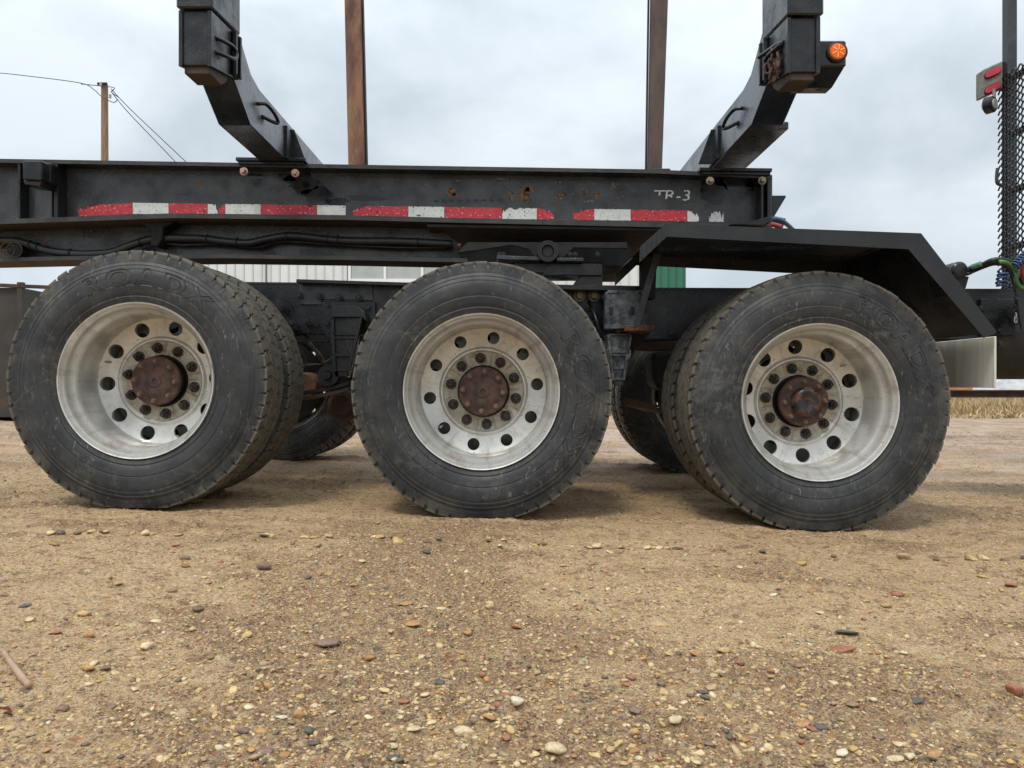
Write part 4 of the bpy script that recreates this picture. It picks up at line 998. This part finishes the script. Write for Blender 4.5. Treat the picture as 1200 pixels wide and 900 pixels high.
for k, (x, y, a, b) in enumerate([(352, 214, 19, 12), (372, 228, 16, 8), (300, 207, 12, 4), (395, 236, 14, 4), (836, 224, 17, 16), (862, 214, 26, 8), (880, 218, 5, 6), (430, 232, 22, 4), (335, 207, 12, 5)]): blob('overspray_patch', x, y, a, b, BO, k+20.3, Y=YW-.0005)
for k, (x, y, a, b) in enumerate([(720, 218, 6, 3), (653, 214, 5, 1.4), (536, 212, 5, 1), (560, 211, 8, 1), (590, 210, 12, 1), (640, 232, 4, 1), (500, 216, 3, 1.2), (745, 223, 3, 1.5), (690, 236, 6, 1), (450, 221, 3, 1)]): blob('paint_scrape', x, y, a, b, GS, k+40.3, jag=1.0)
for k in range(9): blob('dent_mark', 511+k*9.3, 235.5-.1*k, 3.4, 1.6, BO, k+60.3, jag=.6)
# painted mark TR-3, worn away in its lower half on the first two letters
def mark():
    bm = NB(); Y = YW-.0012
    for ch, px, w, clip in (('T', 772, 1.3, .34), ('R', 784.5, 1.3, .17), ('-', 794.5, 1.1, 0), ('3', 804, 1.25, 0)):
        v, f = glyph(ch, False, 1.0); t = NB(); vs = [t.verts.new(q) for q in v]
        for q in f:
            try: t.faces.new([vs[k] for k in q])
            except ValueError: pass
        if clip:
            bmesh.ops.bisect_plane(t, geom=t.verts[:]+t.edges[:]+t.faces[:], plane_co=(0, clip, 0), plane_no=(.12 if ch == 'T' else -.35, 1, 0), clear_inner=True)
        s = .078; c = P(px, 235, Y)
        for q in t.verts:
            x, y, z = q.co; q.co = Vector((c.x+(x*w+y*.12)*s, Y, c.z+y*s))
        merge(bm, t)
    o = R('painted_mark', bm, tape_mat('worn_white_lettering', (.78, .78, .76), .66))
mark()

# ---- bolsters (log bunks)
YN = 2.85
def bolster(xin, xout, dz):
    """xin: inner side face x, xout: outer side face x, dz: lift against the left one"""
    x0, x1 = sorted((xin, xout)); s = 1 if xout > xin else -1
    zt = 1.655
    prof = [(3.09, 1.788+dz), (3.30, zt+.008), (4.9, zt+.008), (5.45, zt+.008), (5.64, 1.76), (5.64, 1.96), (5.38, 1.90), (5.30, 1.862), (3.42, 1.862), (3.31, 1.885), (3.22, 1.95), (3.09, 2.05)]
    bm = NB(); add_xprism(bm, prof, x0, x1+0, .004); b = R('bolster', bm, GLOSS)
    xp = xin+s*.108; p0, p1 = sorted((xin, xp))
    for side, yA, yB in ((0, YN, 3.12), (1, 5.60, 5.88)):
        # the pocket box rises towards the arm, so its lower and upper edges slope
        def sl(y, z0, z1): d = (y-YN) if side == 0 else (5.88-y); return z0+(z1-z0)*d/.27
        def quad(ya, yb, b0, b1, t0, t1): return [(ya, sl(ya, b0, b1)), (yb, sl(yb, b0, b1)), (yb, sl(yb, t0, t1)), (ya, sl(ya, t0, t1))]
        ya, yb = (yA+.01, yB) if side == 0 else (yA, yB-.01)
        bm = NB(); add_xprism(bm, quad(ya, yb, 1.734+dz, 1.788+dz, 1.941+dz, 1.968+dz), p0+.002, p1-.002, .004); obj('stake_pocket', bm, BLK, b)
        for xa, xb in ((p0-.006, p0+.008), (p1-.008, p1+.008)):
            bm = NB(); add_xprism(bm, quad(yA, yB, 1.729+dz, 1.784+dz, 1.938+dz, 1.965+dz), xa, xb, .002); obj('pocket_side_plate', bm, BLK, b)
        zt2 = 2.185 if side == 0 else 2.12
        q = quad(yA-.012, yB+.012, 1.942+dz, 1.970+dz, 1.942+dz, 1.970+dz); q[2] = (q[2][0], zt2); q[3] = (q[3][0], zt2)
        bm = NB(); add_xprism(bm, q, p0-.010, p1+.016, .006); obj('pocket_sleeve', bm, BLK, b)
    return b
# left bolster: inner face at pixel x 245 on the front plane
bl = bolster(L(245, YN), L(245, YN)-.137, 0)
br = bolster(L(925, YN), L(925, YN)+.137, -.025)
bl['label'] = 'left bolster arm with two welded rod handles'; br['label'] = 'right bolster arm with round amber marker light'
# rusty block under each near pocket
for b, xc, dz in ((bl, L(245, YN)-.053, 0), (br, L(925, YN)+.053, -.025)):
    bm = NB(); add_xprism(bm, [(2.87, 1.708+dz), (2.87, 1.739+dz), (3.07, 1.779+dz), (3.04, 1.742+dz), (2.985, 1.710+dz)], xc-.048, xc+.048, .004); obj('stake_foot', bm, WOOD, b)
# mounting plates, gussets, bolts
def mount(b, px0, px1, pyt, gx, gs, bolts, bm_mat):
    bm = NB(); px_prism(bm, [(px0, pyt), (px1, pyt+1), (px1, pyt+5), (px0, pyt+4)], 3.83, 4.1, .002); px_prism(bm, [(px0+3, pyt+5), (px1-2, pyt+6), (px1-2, pyt+9), (px0+3, pyt+8)], 3.84, 3.9, .002); obj('mounting_plate', bm, BLK, b)
    for x, y in bolts:
        bm = NB(); hexbolt(bm, P(x, y, 3.84), .014, .028, .3); obj('mounting_bolt', bm, bm_mat, b)
BOLTW = M('pinkish_bolt', (.55, .36, .28), (.42, .30, .22), rough=.5)
mount(bl, 276, 358, 184, 0, 0, [(286, 201), (346, 203)], BOLTW); mount(br, 820, 905, 196, 0, 0, [(832, 212), (893, 212)], M('tan_bolt', (.32, .27, .19), (.2, .15, .1), rough=.5, metal=.3))
for b, xf, s in ((bl, L(245, YN), 1), (br, L(925, YN), -1)):
    # triangular gusset standing off the inner side face
    bm = NB(); y = 3.87
    add_prism(bm, [(xf, 1.665), (xf+s*.085, 1.665), (xf+s*.02, 1.84), (xf, 1.84)], y+.02, y+.03, .001)
    add_xprism(bm, [(3.80, 1.668), (3.97, 1.668), (3.97, 1.70), (3.83, 1.83), (3.80, 1.83)], min(xf, xf+s*.012), max(xf, xf+s*.012), .001); obj('gusset', bm, BLK, b)
def handle(b, xf, s, pts):
    bm = NB(); P0 = [Vector((xf+s*d, y, z)) for d, y, z in pts]; add_tube(bm, smooth_path(P0, 4), .0085, 8)
    obj('handle', bm, BLK, b, True)
xf = L(245, YN)
handle(bl, xf, 1, [(0, 3.40, 1.79), (.03, 3.42, 1.795), (.04, 3.50, 1.785), (.04, 3.56, 1.765), (.03, 3.54, 1.755), (0, 3.46, 1.755)])
handle(bl, xf, 1, [(0, 2.88, 1.855), (.02, 2.93, 1.86), (.035, 2.99, 1.865), (.04, 3.02, 1.85), (.04, 3.0, 1.82), (.025, 2.93, 1.805), (0, 2.88, 1.80)])
xf2 = L(925, YN)
handle(br, xf2, -1, [(0, 3.44, 1.785), (.03, 3.46, 1.785), (.04, 3.54, 1.775), (.04, 3.60, 1.755), (.03, 3.58, 1.742), (0, 3.5, 1.742)])
# vertical channel on the inner side of each near pocket
for b, x, s in ((bl, xf+.006, 1), (br, xf2-.006, -1)):
    za, zb_ = (1.785, 1.955) if s > 0 else (1.76, 1.93)
    bm = NB(); xa, xb = sorted((x, x+s*.022)); add_box(bm, xa, xb, 3.055, 3.07, za, zb_, .002); add_box(bm, xa, xb, 3.105, 3.12, za, zb_, .002); add_box(bm, min(x, x+s*.008), max(x, x+s*.008), 3.055, 3.12, za, zb_, .001); obj('pocket_channel', bm, BLK, b)
# extra bottom chord on the right bolster's outer side
bm = NB(); add_xprism(bm, [(3.37, 1.668), (3.37, 1.70), (3.42, 1.72), (4.2, 1.72), (4.2, 1.668)], L(925, YN)+.128, L(925, YN)+.185, .003)
obj('outer_chord', bm, GLOSS, br)
# amber marker light on its bracket
xo = L(966, YN); bm = NB(); yA = 2.90
add_box(bm, xo, xo+.104, yA, yA+.10, ZZ(78, yA), ZZ(47, yA), .006)
add_xprism(bm, [(yA+.004, ZZ(78, yA)), (yA+.18, ZZ(78, yA)), (yA+.18, ZZ(78, yA)-.035), (yA+.12, ZZ(78, yA)-.035)], xo-.05, xo+.100, .003)
obj('light_bracket', bm, BLK, br)
AMB = M('amber_lens', (.80, .17, .015), (.7, .11, .01), rough=.18); AMBG = bpy.data.materials.new('lit_amber_core'); AMBG.use_nodes = True
AMBG.node_tree.nodes['Principled BSDF'].inputs['Base Color'].default_value = (.9, .4, .08, 1); AMBG.node_tree.nodes['Principled BSDF'].inputs['Emission Color'].default_value = (1, .38, .07, 1); AMBG.node_tree.nodes['Principled BSDF'].inputs['Emission Strength'].default_value = .45
c = P(980.5, 61.5, yA)
bm = NB(); add_lathe(bm, [(.030, 0), (.0385, 0), (.0385, -.008), (.033, -.012), (.031, -.008)], 32, c.x, c.z, c.y); obj('light_gasket', bm, BLKR, br, 'auto')
bm = NB(); add_lathe(bm, [(.031, -.004), (.031, -.011), (.027, -.015), (.018, -.0165), (0, -.017)], 32, c.x, c.z, c.y); obj('marker_light', bm, AMB, br, 'auto')
for k in range(6):
    a = k*PI/3+.4; bm = NB(); q = NB()
    p0 = c+Vector((math.cos(a)*.006, -.0175, math.sin(a)*.006)); p1 = c+Vector((math.cos(a)*.024, -.0165, math.sin(a)*.024)); add_tube(bm, [p0, p1], .0015, 6); q.free(); obj('lens_facet', bm, AMBG, br)
# stakes
STK = []
for (nm, xc, y0, y1, zt, m, dx) in (('stake', L(245, YN)-.062, YN+.01, YN+.12, 3.9, BLK, 0), ('stake', L(925, YN)+.062, YN+.01, YN+.12, 3.9, BLK, 0)):
    bm = NB(); add_box(bm, xc-.045, xc+.045, y0, y1, 2.35, zt, .006); R(nm, bm, m)
for (xb0, xb1, xt0, xt1, yb_) in ((408, 427, 403.5, 422.5, 193), (761, 776, 764.5, 783, 198)):
    bm = NB(); Y = 5.82
    bz = 1.60; tz = ZZ(0, Y)
    def pt(xp, yp): return (L(xp, Y), ZZ(yp, Y))
    k = (ZZ(yb_, Y)-bz)/(tz-ZZ(yb_, Y)); k2 = 1.3/(tz-ZZ(yb_, Y))
    f0 = (L(xb0, Y)-(L(xt0, Y)-L(xb0, Y))*k, bz); f1 = (L(xb1, Y)-(L(xt1, Y)-L(xb1, Y))*k, bz)
    g0 = (L(xt0, Y)+(L(xt0, Y)-L(xb0, Y))*k2, tz+1.3); g1 = (L(xt1, Y)+(L(xt1, Y)-L(xb1, Y))*k2, tz+1.3)
    add_prism(bm, [f0, f1, g1, g0], Y, Y+.11, .005); st = R('stake', bm, STAKE if xb0 < 700 else STAKE2); st['label'] = 'rusty brown far-side stake above the frame' if xb0 < 700 else 'darker brown far-side stake above the frame'
    if xb0 > 700:
        bm = NB(); q = [(h[0]-.018, h[1]) for h in (f0, g0)]; add_prism(bm, [(q[0][0], bz), (q[0][0]+.012, bz), (q[1][0]+.004, tz+1.3), (q[1][0]-.008, tz+1.3)], Y+.06, Y+.09, .001); R('stake_rod', bm, DARK)
    else:
        bm = NB()
        add_prism(bm, [(f1[0]+.001, bz), (f1[0]+.014, bz), (g1[0]+.008, tz+1.3), (g1[0]+.001, tz+1.3)], Y+.03, Y+.09, .001); R('stake_rod', bm, DARK)

RUSTC = M('dark_rusty_chain', (.11, .055, .035), (.03, .02, .016), rough=.8, scale=60)
# rusty chain hanging on the right pocket (its own thing)
ch = empty('chain', (xf2-.03, 3.0, 1.80), 'short rusty chain hanging beside the right stake pocket', 'chain')
def link_bm(c, d, r=.0050, a=.0135, b=.0105, roll=0):
    bm = NB(); pts = []
    for i in range(14):
        t = 2*PI*i/14; pts.append(Vector((b*math.cos(t), 0, (a)*math.sin(t)+(.006 if math.sin(t) > 0 else -.006))))
    rot = Matrix.Rotation(roll, 3, 'Z'); q = Vector(d).to_track_quat('Z', 'Y').to_matrix()
    add_tube(bm, [Vector(c)+q@(rot@p) for p in pts], r, 6, closed=True); return bm
pth = [(-.020, 2.96, 1.83), (-.026, 2.96, 1.808), (-.030, 2.96, 1.784), (-.022, 2.955, 1.762), (-.034, 2.955, 1.745), (-.024, 2.96, 1.735)]
for j, (dx, y, z) in enumerate(pth+[(-.013, 2.92, 1.795), (-.013, 2.92, 1.765), (-.042, 2.97, 1.77), (-.016, 2.93, 1.745)]):
    obj('chain_link', link_bm((xf2+dx, y, z), (.2*math.sin(j*2), .3*math.cos(j), 1), roll=(j % 2)*1.5+.4), RUSTC, ch, True)
bm = NB(); add_tube(bm, smooth_path([Vector((xf2-.045, 3.06, 1.852)), Vector((xf2-.03, 3.0, 1.85)), Vector((xf2-.012, 2.93, 1.848)), Vector((xf2-.012, 2.90, 1.835)), Vector((xf2-.035, 2.98, 1.825))], 5), .009, 8); obj('hook', bm, BLK, ch, True)
bm = NB(); add_xprism(bm, [(2.99, 1.835), (2.99, 1.86), (3.05, 1.86), (3.05, 1.835)], xf2-.03, xf2-.002, .002); obj('chain_lug', bm, BLK, ch)
# small chain below headache rack hoses
ch2 = empty('chain', P(1190, 360, 3.75), 'thin dark chain dangling over the frame rail at the right edge', 'chain')
for j in range(9): obj('chain_link', link_bm(P(1190+.4*math.sin(j), 338+j*4.6, 3.75), (0, 0, 1), .003, .008, .006, (j % 2)*1.5), GALV if j > 6 else DARK, ch2, True)

# ================================================================== BACKGROUND
def metal_building(name, label, x0, x1, y0, y1, h, colr, ribm, roof, pitch=.35, openings=None):
    b = empty(name, ((x0+x1)/2, y0, 0), label, 'building')
    bm = NB(); add_box(bm, x0, x1, y0, y1, -.3, h); obj('wall', bm, colr, b)
    n = int((x1-x0)/pitch)
    rib = NB(); add_prism(rib, [(-.025, -.3), (.025, -.3), (.025, h), (-.025, h)], -.03, 0, 0)
    me = bpy.data.meshes.new('wall_rib'); bmesh.ops.recalc_face_normals(rib, faces=rib.faces); rib.to_mesh(me); rib.free(); me.materials.append(ribm)
    for i in range(n+1):
        x = x0+.02+i*pitch
        if x > x1-.02: break
        if openings and openings[0]-.1 < x < openings[1]+.1: 
            continue
        inst('wall_rib', me, b, (x-(x0+x1)/2, -.002, 0))
    bm = NB(); add_xprism(bm, [(y0-.35, h+.003), (y1+.35, h+.003), (y1+.35, h+.15), ((y0+y1)/2, h+1.1), (y0-.35, h+.15)], x0-.3, x1+.001, 0); obj('roof', bm, roof, b)
    return b
WHT = M('white_metal_siding', (.72, .74, .72), (.62, .64, .62), rough=.45, scale=.8); WHTR = M('white_siding_rib', (.56, .58, .565), (.52, .54, .53), rough=.5)
GRNS = M('green_metal_siding', (.030, .155, .095), (.025, .13, .08), rough=.45, scale=1); GRNR = M('green_siding_rib', (.022, .11, .07), rough=.5)
ROOFM = M('grey_metal_roof', (.25, .26, .27), rough=.5)
BY = 30.0
wb = metal_building('metal_building', 'white metal-sided building with ribbed walls and high windows behind the truck', L(180, BY), L(764, BY), BY, BY+12, 6.2, WHT, WHTR, ROOFM, .35, (L(408, BY), L(560, BY)))
gb = metal_building('metal_building', 'narrow green metal-sided building end beside the white building', L(764.5, BY), L(803, BY), BY-.1, BY+10, 6.2, GRNS, GRNR, ROOFM, .30)
bm = NB(); add_box(bm, L(407, BY), L(409, BY), BY-.05, BY-.003, -.3, 6.19); obj('corner_trim', bm, M('dark_trim', (.16, .17, .17), rough=.5), wb)
bm = NB(); add_box(bm, L(311.3, BY), L(312.8, BY), BY-.05, BY-.003, -.3, 6.19); obj('downpipe', bm, bpy.data.materials['dark_trim'], wb)
bm = NB(); xa, xb = L(410, BY), L(556, BY); zt, zb = ZZ(306, BY), ZZ(327, BY)
bars = [xa, L(451.5, BY), L(495, BY), L(538, BY), xb]
for i, x in enumerate(bars): add_box(bm, x-.05, x+.05, BY-.09, BY-.003, zb-.15, zt+.15)
add_box(bm, xa, xb, BY-.085, BY-.003, zt, zt+.14); add_box(bm, xa, xb, BY-.085, BY-.003, zb-.14, zb)
wf = obj('window', bm, M('white_window_frame', (.78, .79, .78), rough=.4), wb)
PANE = M('frosted_pane', (.42, .45, .43), (.36, .39, .38), rough=.3, scale=2)
for a, c_ in zip(bars, bars[1:]):
    bm = NB(); add_box(bm, a+.052, c_-.052, BY-.03, BY-.004, zb+.002, zt-.002); obj('pane', bm, PANE, wf)
# utility pole and lines
PY = 30.0
pole = empty('utility_pole', (L(123, PY), PY, 0), 'weathered wooden utility pole rising above the trailer at left', 'utility pole')
bm = NB(); add_tube(bm, [(L(123, PY), PY, -.2), (L(123, PY), PY, 6), (L(122.6, PY), PY, ZZ(99, PY))], [.16, .145, .125], 14); obj('pole_shaft', bm, POLEW, pole, 'auto')
bm = NB(); add_box(bm, L(117, PY), L(128, PY), PY-.2, PY-.13, ZZ(101.5, PY), ZZ(98.8, PY)); obj('pole_bracket', bm, DARK, pole)
bm = NB(); c = P(118, 101, PY-.3)
for q in ((118, 101), (129, 115)): c = P(q[0], q[1], PY-.25); add_tube(bm, [c, c+Vector((0, 0, .14))], .05, 8)
obj('insulator', bm, GALV, pole)
def wire(label, pts, r=.016):
    bm = NB(); add_tube(bm, smooth_path([P(*p) for p in pts], 5), r, 5); o = obj('power_line', bm, WIREM, None, True); tag(o, label, 'power line')
wire('sagging line arriving at the pole top from the left edge', [(-140, 76, 40), (-20, 84, 33), (40, 90, 31), (95, 97.5, 30), (110, 105, 29.8), (119, 113, 29.8), (133, 120, 29.7), (138, 116, 29.7)])
wire('short slack loop of line curving behind the pole head', [(95, 98.5, 30), (120, 101, 29.7), (134, 103, 29.7), (131, 108, 29.7), (139, 114, 29.8)])
wire('upper of two lines dropping from the pole towards the right', [(130, 104, 29.7), (142, 117, 29.8), (160, 135, 30), (215, 187, 30), (262, 232, 30.0)])
wire('lower of two lines dropping from the pole towards the right', [(130, 107, 29.7), (141, 121, 29.8), (158, 140, 30), (203, 187, 30), (246, 234, 30.0)])
# grey steel bin at the left edge
BN = 11.5
bn = empty('steel_bin', (L(-120, BN), BN, 0), 'weathered grey steel bin with top rail at the left edge behind the tyre', 'bin')
BINM = M('weathered_grey_steel', (.048, .042, .034), (.030, .026, .021), rough=.7, scale=2.5, rust=(.13, .075, .04), rust_scale=2, rust_lo=.58, rust_hi=.7, bump=.3, bscale=20)
bm = NB(); add_box(bm, L(-260, BN), L(25, BN), BN, BN+1.8, .05, ZZ(337, BN), .01); obj('side_panel', bm, BINM, bn)
bm = NB(); add_box(bm, L(22, BN), L(28.5, BN), BN-.05, BN+.03, .02, ZZ(331, BN), .005); obj('corner_post', bm, BINM, bn)
bm = NB(); add_prism(bm, [(L(-260, BN), ZZ(322, BN)), (L(60, BN), ZZ(335, BN)), (L(60, BN), ZZ(339, BN)), (L(-260, BN), ZZ(326, BN))], BN-.06, BN, .004); obj('top_rail', bm, RUSTD, bn)
for px in (-60, -150, -240):
    bm = NB(); add_box(bm, L(px, BN)-.04, L(px, BN)+.04, BN-.05, BN-.003, .02, ZZ(333, BN)); obj('stiffener', bm, BINM, bn)
# long rusty beam on stands at right
RB = 8.5
rb = empty('rusty_beam', (L(1200, RB), RB, 0), 'long dark rusty beam crossing low behind the right tyre', 'beam')
bm = NB(); z1, z0 = ZZ(457, RB), ZZ(466, RB); xa, xb = L(1000, RB), L(1420, RB)
add_box(bm, xa, xb, RB, RB+.10, z1-.012, z1); add_box(bm, xa, xb, RB, RB+.10, z0, z0+.012); add_box(bm, xa, xb, RB+.045, RB+.055, z0+.012, z1-.012); obj('beam_section', bm, RUSTD, rb)
for x in (xa+.2, xb-.3):
    bm = NB(); add_box(bm, x-.06, x+.06, RB-.02, RB+.12, -.1, z0-.002, .005); obj('stand', bm, RUSTD, rb)
# chain-link fence, pale gravel heap, orange barrel far right
FY = 26.0
fn = empty('chain_link_fence', (L(1180, FY), FY, 0), 'low galvanized chain-link fence beyond the dry grass at right', 'fence')
z1 = 1.10; xa, xb = L(1060, FY), L(1420, FY)
for k in range(6):
    bm = NB(); x = xa+(xb-xa)*k/5; add_tube(bm, [(x, FY, 0), (x, FY, z1+.05)], .03, 8); obj('fence_post', bm, GALV, fn, True)
bm = NB(); add_tube(bm, [(xa, FY, z1), (xb, FY, z1)], .02, 6); obj('top_rail', bm, GALV, fn)
bm = NB(); x = xa
while x < xb:
    for s in (1, -1):
        a, b2 = (x, FY+.01*s, .03), (x+s*1.05, FY+.01*s, z1)
        if xa < b2[0] < xb: add_tube(bm, [a, b2], .004, 3, caps=False)
    x += .085
obj('wire_mesh', bm, GALV, fn)
bm = NB(); v, f = ico(3); nv = [bm.verts.new((L(1180, 34)+q[0]*2.8+.25*q[2], 34+q[1]*2.2, max(-.1, q[2]*1.15*(1+.2*mnoise.noise(Vector(q*3)))))) for q in v]
for q in f: bm.faces.new([nv[k] for k in q])
o = obj('gravel_heap', bm, M('pale_heap', (.62, .63, .64), (.42, .42, .43), rough=.8, scale=3, bump=.6, bscale=12, bdist=.05), None, True); tag(o, 'pale heap of material behind the chain-link fence at right', 'heap')
o.location = (0, 0, 0)
bm = NB(); c = P(1125, 441, 22); add_lathe(bm, [(0, 0), (.2, 0), (.22, .1), (.2, .2), (.22, .3), (.2, .4), (.22, .5), (.2, .6), (.19, .6), (0, .58)], 20); bmesh.ops.rotate(bm, verts=bm.verts, cent=(0, 0, 0), matrix=Matrix.Rotation(PI/2, 3, 'X'))
for v_ in bm.verts: v_.co *= 1.45
bmesh.ops.translate(bm, verts=bm.verts, vec=(c.x, 22, 0.02)); o = obj('barrel', bm, M('orange_barrel', (.50, .22, .10), (.38, .18, .10), rough=.6, scale=3), None, 'auto'); tag(o, 'small orange barrel in the dry grass under the white mud flap', 'barrel')
# dry grass strip
def grass():
    r = np.random.default_rng(8); n = 26000
    y = r.uniform(12.4, 26, n)**1.0; y = 12.3+(y-12.4)**1.25/ (13.6**.25)
    x = np.where(r.uniform(0, 1, n) < .8, r.uniform(.35, .85, n)*y, r.uniform(-.85, .35, n)*y)
    keep = vnoise(x*1.5, y*1.5, 9) > r.uniform(0, .55, n); x, y = x[keep], y[keep]; n = len(x)
    h = r.uniform(.08, .30, n)*np.clip((y-12.1)/1.2, .35, 1)*(.7+.6*vnoise(x, y, 4)); wd = r.uniform(.006, .014, n); a = r.uniform(0, PI, n); lx = r.normal(0, .10, n); ly = r.normal(0, .1, n)
    ca, sa = np.cos(a)*wd, np.sin(a)*wd
    v = np.zeros((n, 5, 3)); z0 = -0.01
    v[:, 0] = np.stack([x-ca, y-sa, np.full(n, z0)], -1); v[:, 1] = np.stack([x+ca, y+sa, np.full(n, z0)], -1)
    v[:, 2] = np.stack([x-ca*.7+lx*.4, y-sa*.7+ly*.4, h*.6], -1); v[:, 3] = np.stack([x+ca*.7+lx*.4, y+sa*.7+ly*.4, h*.6], -1); v[:, 4] = np.stack([x+lx, y+ly, h], -1)
    f = np.array([[0, 1, 3], [0, 3, 2], [2, 3, 4]]); fa = (f[None]+(np.arange(n)*5)[:, None, None]).reshape(-1, 3)
    me = tri_mesh('dry_grass', v.reshape(-1, 3), fa, False)
    at = me.attributes.new('tone', 'FLOAT', 'POINT'); at.data.foreach_set('value', np.repeat(r.uniform(0, 1, n), 5).astype(np.float32))
    m = bpy.data.materials.new('dry_grass_blades'); m.use_nodes = True; t = m.node_tree; b = t.nodes['Principled BSDF']; a_ = t.nodes.new('ShaderNodeAttribute'); a_.attribute_name = 'tone'
    rp = t.nodes.new('ShaderNodeValToRGB'); e = rp.color_ramp.elements; e[0].color = (.42, .30, .12, 1); e[1].color = (.62, .49, .24, 1); q = e.new(.25); q.color = (.24, .16, .08, 1)
    t.links.new(a_.outputs['Fac'], rp.inputs[0]); t.links.new(rp.outputs[0], b.inputs['Base Color']); b.inputs['Roughness'].default_value = .8
    o = link_mesh('dry_grass', me, m); tag(o, 'strip of dry blond grass beyond the gravel yard', 'grass', kind='stuff')
grass()
# foreground: faded red strap and pale stick at the left edge
def ribbon():
    pts = []
    for px, py in ((-30, 790), (-8, 770), (3, 758), (6, 775), (2, 800), (8, 818), (16, 830), (26, 838), (38, 842)):
        y = CAM_H*FPX/(py-450); x = (px-600)/FPX*y; z = float(ground_z(x, y)); y = (CAM_H-z)*FPX/(py-450); pts.append(Vector((x, y, z+.006+.006*random.random())))
    pts = smooth_path(pts, 6); bm = NB(); A = []; B = []
    for i, p in enumerate(pts):
        d = (pts[min(i+1, len(pts)-1)]-pts[max(i-1, 0)]).normalized(); s = d.cross(Vector((0, 0, 1))).normalized(); w_ = .009*(.7+.5*mnoise.noise(Vector((i*.4, 0, 0))))
        tw = Vector((0, 0, .004*math.sin(i*.7))); A.append(bm.verts.new(p+s*w_+tw)); B.append(bm.verts.new(p-s*w_-tw))
    for i in range(len(pts)-1): bm.faces.new((A[i], A[i+1], B[i+1], B[i]))
    bmesh.ops.solidify(bm, geom=bm.faces[:], thickness=.002)
    o = obj('red_strap', bm, M('faded_red_webbing', (.30, .07, .035), (.20, .05, .03), rough=.8, scale=60, bump=.4, bscale=300), None); tag(o, 'frayed faded red strap lying on gravel at the left edge', 'strap')
    bm = NB(); pp = []
    for px, py in ((4, 788), (14, 802), (24, 812), (34, 826)):
        y = CAM_H*FPX/(py-450); x = (px-600)/FPX*y; pp.append(Vector((x, y, float(ground_z(x, y))+.008)))
    add_tube(bm, smooth_path(pp, 3), [.005]*4+[.006]*6, 7); o = obj('stick', bm, M('pale_stick_wood', (.45, .30, .20), (.35, .22, .14), rough=.7, scale=20), None, True); tag(o, 'pale bare stick lying beside the red strap', 'stick')
ribbon()
